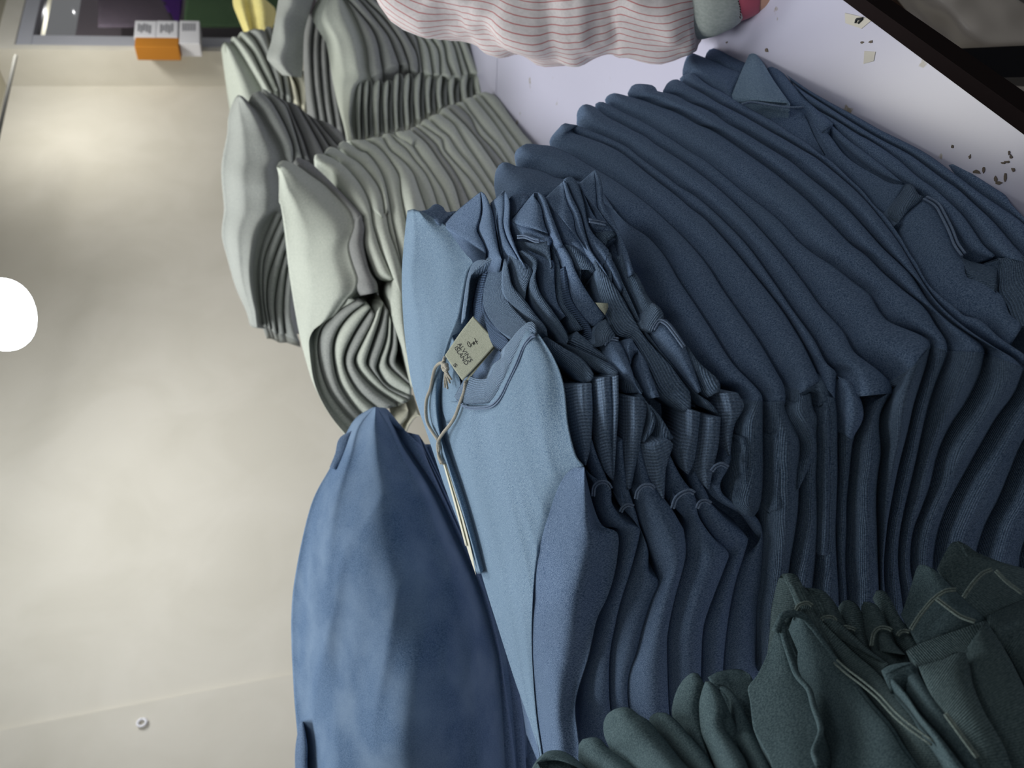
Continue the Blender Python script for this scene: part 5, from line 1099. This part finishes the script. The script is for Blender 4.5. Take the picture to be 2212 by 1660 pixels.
for i, (a, b, mt, lb) in enumerate(lst):
    if i >= 5: a, b = ext(a, 150), ext(b, 150)
    if i >= 4: a, b = nose(a, b, 5)
    g = ghump([a, b], D_ga, C_ga, seed=i, off=-.004)
    o = grey('folded_sweatshirt', lb, g, mt, GA)
    if i in drape:
        ghump([drape[i][0], drape[i][1]], D_ga, C_ga, seed=i + 40, off=-.012 if i else -.02, amp=.5).obj('draped_sleeve', M_gray if i % 2 else M_sage, o)
    if i == 8:
        ghump([Z6((510, 600), (560, 660), (640, 700), (700, 725)), Z6((530, 580), (600, 570), (700, 620), (750, 660), (720, 720))], D_ga, C_ga, off=.012, kin=.06, amp=.3).obj('folded_flap', M_sage, o)
    if i == 1:
        ghump([Z7((2140, 950), (2120, 1100), (2130, 1250)) + Z8((1150, 450), (1230, 680), (1255, 760), (1300, 960), (1330, 1100)), Z7((2200, 850), (2250, 1000)) + Z8((1250, 400), (1280, 700), (1330, 900), (1360, 1100))], D_ga, C_ga, off=.01, amp=.2).obj('draped_sleeve', M_sage, o)
        ghump([Z8((1140, 1420), (1190, 1340), (1260, 1310), (1300, 1320)), Z8((1215, 1560), (1240, 1470), (1290, 1400), (1300, 1340), (1296, 1325))], D_ga, C_ga, off=-.02, kin=.1, amp=.4).obj('cuff_loop', M_edge, o)
        ghump([Z8((1235, 1590), (1260, 1480), (1320, 1380), (1370, 1350)), Z8((1270, 1620), (1300, 1500), (1370, 1400), (1420, 1380))], D_ga, C_ga, off=-.02, kin=.1, amp=.4).obj('cuff_loop', M_edge, o)

# darker stack behind, nearer the wall
GBk = 'cool grey sweatshirts in the stack by the wall'
b0L = Z5((300, 140), (270, 165), (220, 270), (180, 420), (170, 600), (115, 880), (100, 1100), (130, 1450)) + Z7((130, 100), (105, 380), (170, 650), (270, 1000), (400, 1300), (440, 1450), (470, 1480))
b0R = Z5((305, 140), (340, 145), (440, 230), (560, 340), (700, 560), (790, 720), (850, 880), (780, 1000), (790, 1250), (790, 1420)) + Z7((790, 60), (640, 250), (550, 500), (500, 800), (510, 1100), (540, 1300), (545, 1480))
g = ghump([b0L, inter(b0L, b0R, .4, 30), inter(b0L, b0R, .75, 30), b0R], D_gb, C_gb, amp=0, offs=[-.06, .01, .02, -.02], sink=.12, wr2=.002, wf2=14, wr=.014, wf=6, wdir=(.3, .3, .8), seed=6, M=30)
grey('folded_sweatshirt', 'cool grey sweatshirt on top of the wall-side stack, broad rumpled side', g, M_gray, GBk)
bb = [Z5((440, 230), (560, 340), (700, 560), (790, 720), (850, 880), (900, 945)), Z5((580, 110), (700, 230), (850, 500), (950, 760), (940, 930)),
      Z5((690, 125), (800, 200), (880, 300), (980, 600), (1060, 880)), Z5((880, 230), (960, 420), (1060, 650), (1130, 860), (1160, 930)), Z5((1000, 260), (1130, 480), (1260, 720), (1330, 860)),
      Z5((1120, 370), (1260, 560), (1380, 750), (1420, 780)), Z5((1220, 430), (1360, 600), (1480, 740), (1500, 760)), Z5((1400, 490), (1530, 590), (1575, 690))]
bl = ['cool grey sweatshirt second in the wall-side stack, light ridge along its edge', 'cool grey sweatshirt third in the wall-side stack, narrow with a bright edge', 'shaded grey sweatshirt fourth in the wall-side stack',
      'shaded grey sweatshirt fifth in the wall-side stack, flat and dark', 'shaded grey sweatshirt sixth in the wall-side stack', 'shaded grey sweatshirt seventh in the wall-side stack', 'lowest visible grey sweatshirt of the wall-side stack']
for i in range(7):
    a, b = nose(bb[i], bb[i + 1], 12 if i < 3 else 4)
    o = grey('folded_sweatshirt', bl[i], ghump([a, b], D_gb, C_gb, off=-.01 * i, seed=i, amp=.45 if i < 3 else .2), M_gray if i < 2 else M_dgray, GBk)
    if i < 5:
        v = [Z7((720, 90), (570, 520), (530, 850), (560, 1200), (590, 1470)), Z7((840, 100), (680, 450), (600, 700), (590, 1100), (640, 1470)), Z7((860, 300), (740, 600), (650, 900), (640, 1200), (690, 1500)),
             Z7((880, 500), (780, 850), (730, 1200), (760, 1560)), Z7((890, 700), (850, 1000), (830, 1300), (850, 1560)), Z7((960, 1000), (940, 1200), (950, 1400), (1040, 1660))]
        ghump([v[i], v[i + 1]], D_gb, C_gb, off=-.02, amp=.5, seed=i + 9).obj('draped_sleeve', M_gray, o)

# third stack along the table, behind the arm
GC = 'sage sweatshirts in the third stack'
c0L = Z3((1330, -160), (1250, 0), (1190, 120), (1200, 260), (1330, 460), (1380, 650), (1420, 900), (1480, 1200), (1560, 1500), (1600, 1690))
c0R = Z3((1500, -160), (1600, 0), (1750, 330), (1830, 600), (1860, 850), (1890, 940), (1760, 1030), (1700, 1200), (1660, 1450), (1700, 1690))
g = ghump([c0L, inter(c0L, c0R, .35, 26), inter(c0L, c0R, .7, 26), c0R], D_gc, C_gc, amp=0, offs=[-.05, .01, .02, -.02], sink=.12, wr2=.002, wf2=14, wr=.010, wf=6, wdir=(.3, .3, .8), seed=11, M=24)
grey('folded_sweatshirt', 'pale sage sweatshirt on top of the third stack, corner hanging down over the second', g, M_sage, GC)
cc = [c0R[:6], Z4((-260, -160), (-60, 0), (200, 300), (300, 500), (340, 700), (365, 850)), Z4((-60, -160), (80, 0), (250, 200), (420, 420), (500, 600), (560, 770)), Z4((0, -160), (170, 20), (370, 220), (560, 480), (650, 700), (680, 780)),
      Z4((100, -160), (250, -20), (450, 130), (620, 380), (750, 600), (790, 750), (790, 880)), Z4((250, -160), (420, 0), (600, 200), (750, 420), (800, 600), (840, 860)), Z4((400, -160), (560, 60), (800, 400), (900, 560), (940, 750), (960, 900)),
      Z4((560, -160), (740, 180), (950, 480), (1030, 620), (1050, 900)), Z4((700, -160), (900, 200), (1080, 510), (1130, 750), (1200, 930)), Z4((850, -160), (1020, 200), (1200, 520), (1270, 750), (1310, 920)),
      Z4((950, -160), (1120, 200), (1270, 520), (1330, 700), (1390, 880)), Z4((1050, -160), (1210, 180), (1360, 480), (1450, 700), (1550, 880)), Z4((1150, -160), (1310, 170), (1470, 470), (1560, 670), (1665, 840))]
cl = ['second', 'third', 'fourth', 'fifth', 'sixth', 'seventh', 'eighth', 'ninth', 'tenth', 'eleventh']
xt = [770, 786, 806, 828, 850, 872, 894, 918, 942, 968, 994, 1024, 1061]
yb = [298, 296, 292, 285, 280, 274, 262, 248, 236, 226, 222, 206, 196]
for i in range(12):
    lb = ('sage sweatshirt %s from the top of the third stack, with rolled end loops' % cl[i]) if i < 10 else ('sage sweatshirt second up from the table in the third stack' if i == 10 else 'lowest sage sweatshirt of the third stack, beside the dark table joint')
    o = grey('folded_sweatshirt', lb, ghump([cc[i], cc[i + 1]], D_gc, C_gc, seed=i, off=0), M_sage if i > 4 else M_gray, GC)
    y0 = 182 if i < 4 else (168 if i < 10 else 160)
    x0, x1 = xt[i], xt[i + 1]; rnd = random.Random(i)
    xm = (x0 + x1) / 2 + rnd.uniform(-2, 2); yy = (yb[i] + yb[i + 1]) / 2
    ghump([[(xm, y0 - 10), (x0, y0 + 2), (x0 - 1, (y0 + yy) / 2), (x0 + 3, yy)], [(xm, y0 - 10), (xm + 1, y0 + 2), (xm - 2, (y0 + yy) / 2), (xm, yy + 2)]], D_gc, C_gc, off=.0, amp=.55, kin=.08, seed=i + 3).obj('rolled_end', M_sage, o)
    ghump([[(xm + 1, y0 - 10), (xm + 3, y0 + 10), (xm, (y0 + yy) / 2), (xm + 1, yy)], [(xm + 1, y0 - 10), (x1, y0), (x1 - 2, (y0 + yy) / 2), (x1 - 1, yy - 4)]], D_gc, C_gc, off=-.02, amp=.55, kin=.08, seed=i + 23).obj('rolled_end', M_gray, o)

# fourth stack behind it, near the pier
GD = 'grey sweatshirts in the fourth stack'
d0L = Z3((135, 500), (110, 530), (100, 600), (150, 850), (190, 1050), (220, 1280)); d0R = Z3((135, 498), (160, 505), (270, 560), (400, 760), (520, 960), (640, 1180))
g = ghump([d0L, inter(d0L, d0R, .5, 20), d0R], D_gd, C_gd, amp=0, offs=[-.05, .02, -.01], wr=.008, wf=6, seed=21)
grey('folded_sweatshirt', 'pale grey sweatshirt on top of the fourth stack, next to the pier', g, M_sage, GD)
dd = [Z3((215, 500), (270, 560), (400, 760), (520, 960), (640, 1180)), Z3((300, 450), (450, 620), (560, 830), (700, 1100)), Z3((410, 390), (500, 480), (620, 700), (780, 1080)), Z3((620, 370), (700, 600), (800, 860), (850, 1150)), Z3((700, 340), (800, 700), (890, 880), (940, 1200)),
      Z3((900, 900), (960, 960), (1000, 1060), (1040, 1260)), Z3((1080, 860), (1150, 1000), (1150, 1120), (1100, 1320)), Z3((1180, 900), (1240, 1050), (1280, 1200), (1260, 1380))]
dl = ['grey sweatshirt second in the fourth stack, rounded tip above the first', 'grey sweatshirt third in the fourth stack with a long light edge', 'grey sweatshirt fourth in the fourth stack, below the yellow bundle', 'grey sweatshirt fifth in the fourth stack, beside the hanging grey cloth',
      'grey sweatshirt with a pale folded end under the hanging grey cloth', 'grey sweatshirt with a twisted pale end, low in the fourth stack', 'grey sweatshirt end deep in the shadow of the fourth stack']
for i in range(7):
    a, b = nose(dd[i], dd[i + 1], 8)
    grey('folded_sweatshirt', dl[i], ghump([a, b], D_gd, C_gd, seed=i, off=-.01 * i), M_sage if i < 2 else (M_edge if i in (4, 5) else M_gray), GD)
# dark rows between
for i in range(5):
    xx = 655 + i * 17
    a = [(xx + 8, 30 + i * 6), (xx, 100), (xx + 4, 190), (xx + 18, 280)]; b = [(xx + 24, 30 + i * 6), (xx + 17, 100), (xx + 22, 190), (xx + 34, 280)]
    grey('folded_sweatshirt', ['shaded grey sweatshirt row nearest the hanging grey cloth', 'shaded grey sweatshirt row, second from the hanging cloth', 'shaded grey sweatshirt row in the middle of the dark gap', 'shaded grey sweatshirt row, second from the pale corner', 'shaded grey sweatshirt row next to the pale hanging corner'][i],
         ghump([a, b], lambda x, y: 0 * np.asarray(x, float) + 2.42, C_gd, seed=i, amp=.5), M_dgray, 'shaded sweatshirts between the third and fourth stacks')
# hanging grey cloth and yellow bundle
fe = [Z3((790, -120), (780, 0), (740, 250), (690, 520), (640, 680), (700, 770), (830, 900)), Z3((950, -120), (930, 60), (850, 250), (860, 500), (800, 700), (880, 850), (950, 915)), Z3((1230, -120), (1200, 0), (1100, 350), (1080, 600), (1075, 800), (1060, 930))]
g = cloth([fe[0], fe[1], fe[2]], lambda x, y: 0 * np.asarray(x, float) + 2.2, offs=[-.03, .05, -.02], thick=.06, wr=.012, wf=9, seed=33)
tag(g.obj('hanging_garment', M_gray), 'cool grey garment hanging down with a crease, beside the yellow bundle', 'garment')
yv = [Z3((235, -60), (240, 60), (300, 220), (370, 390)), Z3((330, -60), (340, 60), (390, 230), (440, 400)), Z3((420, -60), (440, 60), (470, 240), (500, 425)), Z3((560, -60), (580, 60), (600, 220), (640, 360)), Z3((700, 60), (740, 100), (755, 220), (700, 350))]
g = cloth(yv, lambda x, y: 0 * np.asarray(x, float) + 2.7, offs=[-.03, .03, -.005, .03, -.03], thick=.1, wr=.008, wf=30, seed=14)
tag(g.obj('yellow_bundle', M_yel), 'pale yellow bundle of cloth standing behind the grey sweatshirts', 'cloth bundle')

# ------------------------------------------------------------------ PERSON reaching over the table (only an arm is in view)
e = empty('person', at(870, -330, 1.15)); tag(e, 'person reaching over the table in a striped shirt sleeve with grey-green cuff and pink wristband', 'person')
st = np.array([(700, -420, 150, 1.12), (800, -270, 140, 1.10), (880, -150, 128, 1.08), (940, -60, 126, 1.06), (985, -36, 124, 1.05), (1030, -22, 112, 1.04), (1090, -12, 116, 1.02), (1160, 5, 122, 1.0), (1230, 2, 124, .985),
               (1300, -5, 122, .97), (1370, -8, 118, .955), (1430, -2, 124, .94), (1490, -10, 116, .925), (1515, -12, 100, .92)])
def armtube(st, n, K, wr, name, mat, par, seed=0, wf=14, vs=1.0, flare=None):
    S = resample(st, K)
    C = at(S[:, 0], S[:, 1], S[:, 3]); rad = S[:, 2] * S[:, 3] / FPX
    T = np.gradient(C, axis=0); T /= np.linalg.norm(T, axis=1, keepdims=True)
    V = []; UVs = []; s = np.concatenate([[0], np.cumsum(np.linalg.norm(np.diff(C, axis=0), axis=1))])
    ref = FW
    for i in range(K):
        a = np.cross(T[i], ref); a /= np.linalg.norm(a); b = np.cross(a, T[i])
        for k in range(n):
            an = 2 * math.pi * k / n
            d = a * math.cos(an) + b * math.sin(an)
            p = C[i] + d * rad[i]
            w_ = noise.noise(Vector((s[i] * wf, math.cos(an) * 1.3 + seed, math.sin(an) * 1.3))) + .45 * noise.noise(Vector((s[i] * wf * 2.2, math.cos(an) * 2.4 + seed, math.sin(an) * 2.4)))
            V.append(p + d * wr * w_); UVs.append((s[i], an / (2 * math.pi) * vs))
    F = [(i * n + k, i * n + (k + 1) % n, (i + 1) * n + (k + 1) % n, (i + 1) * n + k) for i in range(K - 1) for k in range(n)]
    F += [tuple(range(n))[::-1], tuple((K - 1) * n + k for k in range(n))]
    g = Geo(); g.add(V, F, UVs); return g.obj(name, mat, par)
armtube(st, 72, 90, .016, 'sleeve', M_shirt, e, seed=2, wf=20, vs=1.0)
cu = np.array([(1480, -14, 92, .92), (1510, -14, 94, .915), (1540, -12, 88, .905), (1565, -14, 76, .90), (1573, -16, 68, .90)])
armtube(cu, 48, 16, .002, 'cuff', M_cuff, e)
wb = np.array([(1562, -24, 66, .90), (1580, -26, 67, .895), (1610, -28, 66, .89), (1645, -30, 54, .885)])
w_o = armtube(wb, 48, 16, .0004, 'wristband', M_strap, e)
gth = Geo()
for k in range(9):
    t = k / 8; x = 1590 + 9 * math.sin(t * 2); y = -10 + 46 * t
    p = [(x, y), (x + 1.5, y + 3.4)]
    q = np.array(p); tube(at(q[:, 0], q[:, 1], np.array([.893 - .036 * math.sqrt(max(0, 1 - ((yy + 27) / 70) ** 2)) - .0006 for yy in q[:, 1]])), .0006, 6, gth)
gth.obj('stitching', M_thread, w_o)
hd = np.array([(1555, -22, 56, .90), (1600, -28, 56, .89), (1640, -30, 52, .885), (1680, -30, 52, .88), (1720, -36, 54, .875), (1760, -50, 56, .87), (1800, -62, 50, .865), (1825, -70, 34, .862)])
K_ = armtube(hd, 40, 40, .0006, 'hand', M_skin, e, wf=8)
fing = Geo()
for (bx, by, ln, dd_) in ((1800, -100, 105, .875), (1812, -80, 125, .868), (1815, -60, 118, .864), (1805, -42, 92, .862)):
    P = [at(bx - 20, by, dd_), at(bx + ln * .35, by + 4, dd_ - .004), at(bx + ln * .7, by + 12, dd_ + .006), at(bx + ln, by + 26, dd_ + .02)]
    tube(resample(P, 16), np.interp(np.linspace(0, 1, 16), [0, .9, 1], [.0092, .0076, .004]), 12, fing)
P = [at(1715, -75, .845), at(1750, -95, .835), at(1795, -112, .835), at(1830, -118, .845)]
tube(resample(P, 14), np.interp(np.linspace(0, 1, 14), [0, .9, 1], [.0115, .0088, .005]), 12, fing)
fing.obj('fingers', M_skin, e)
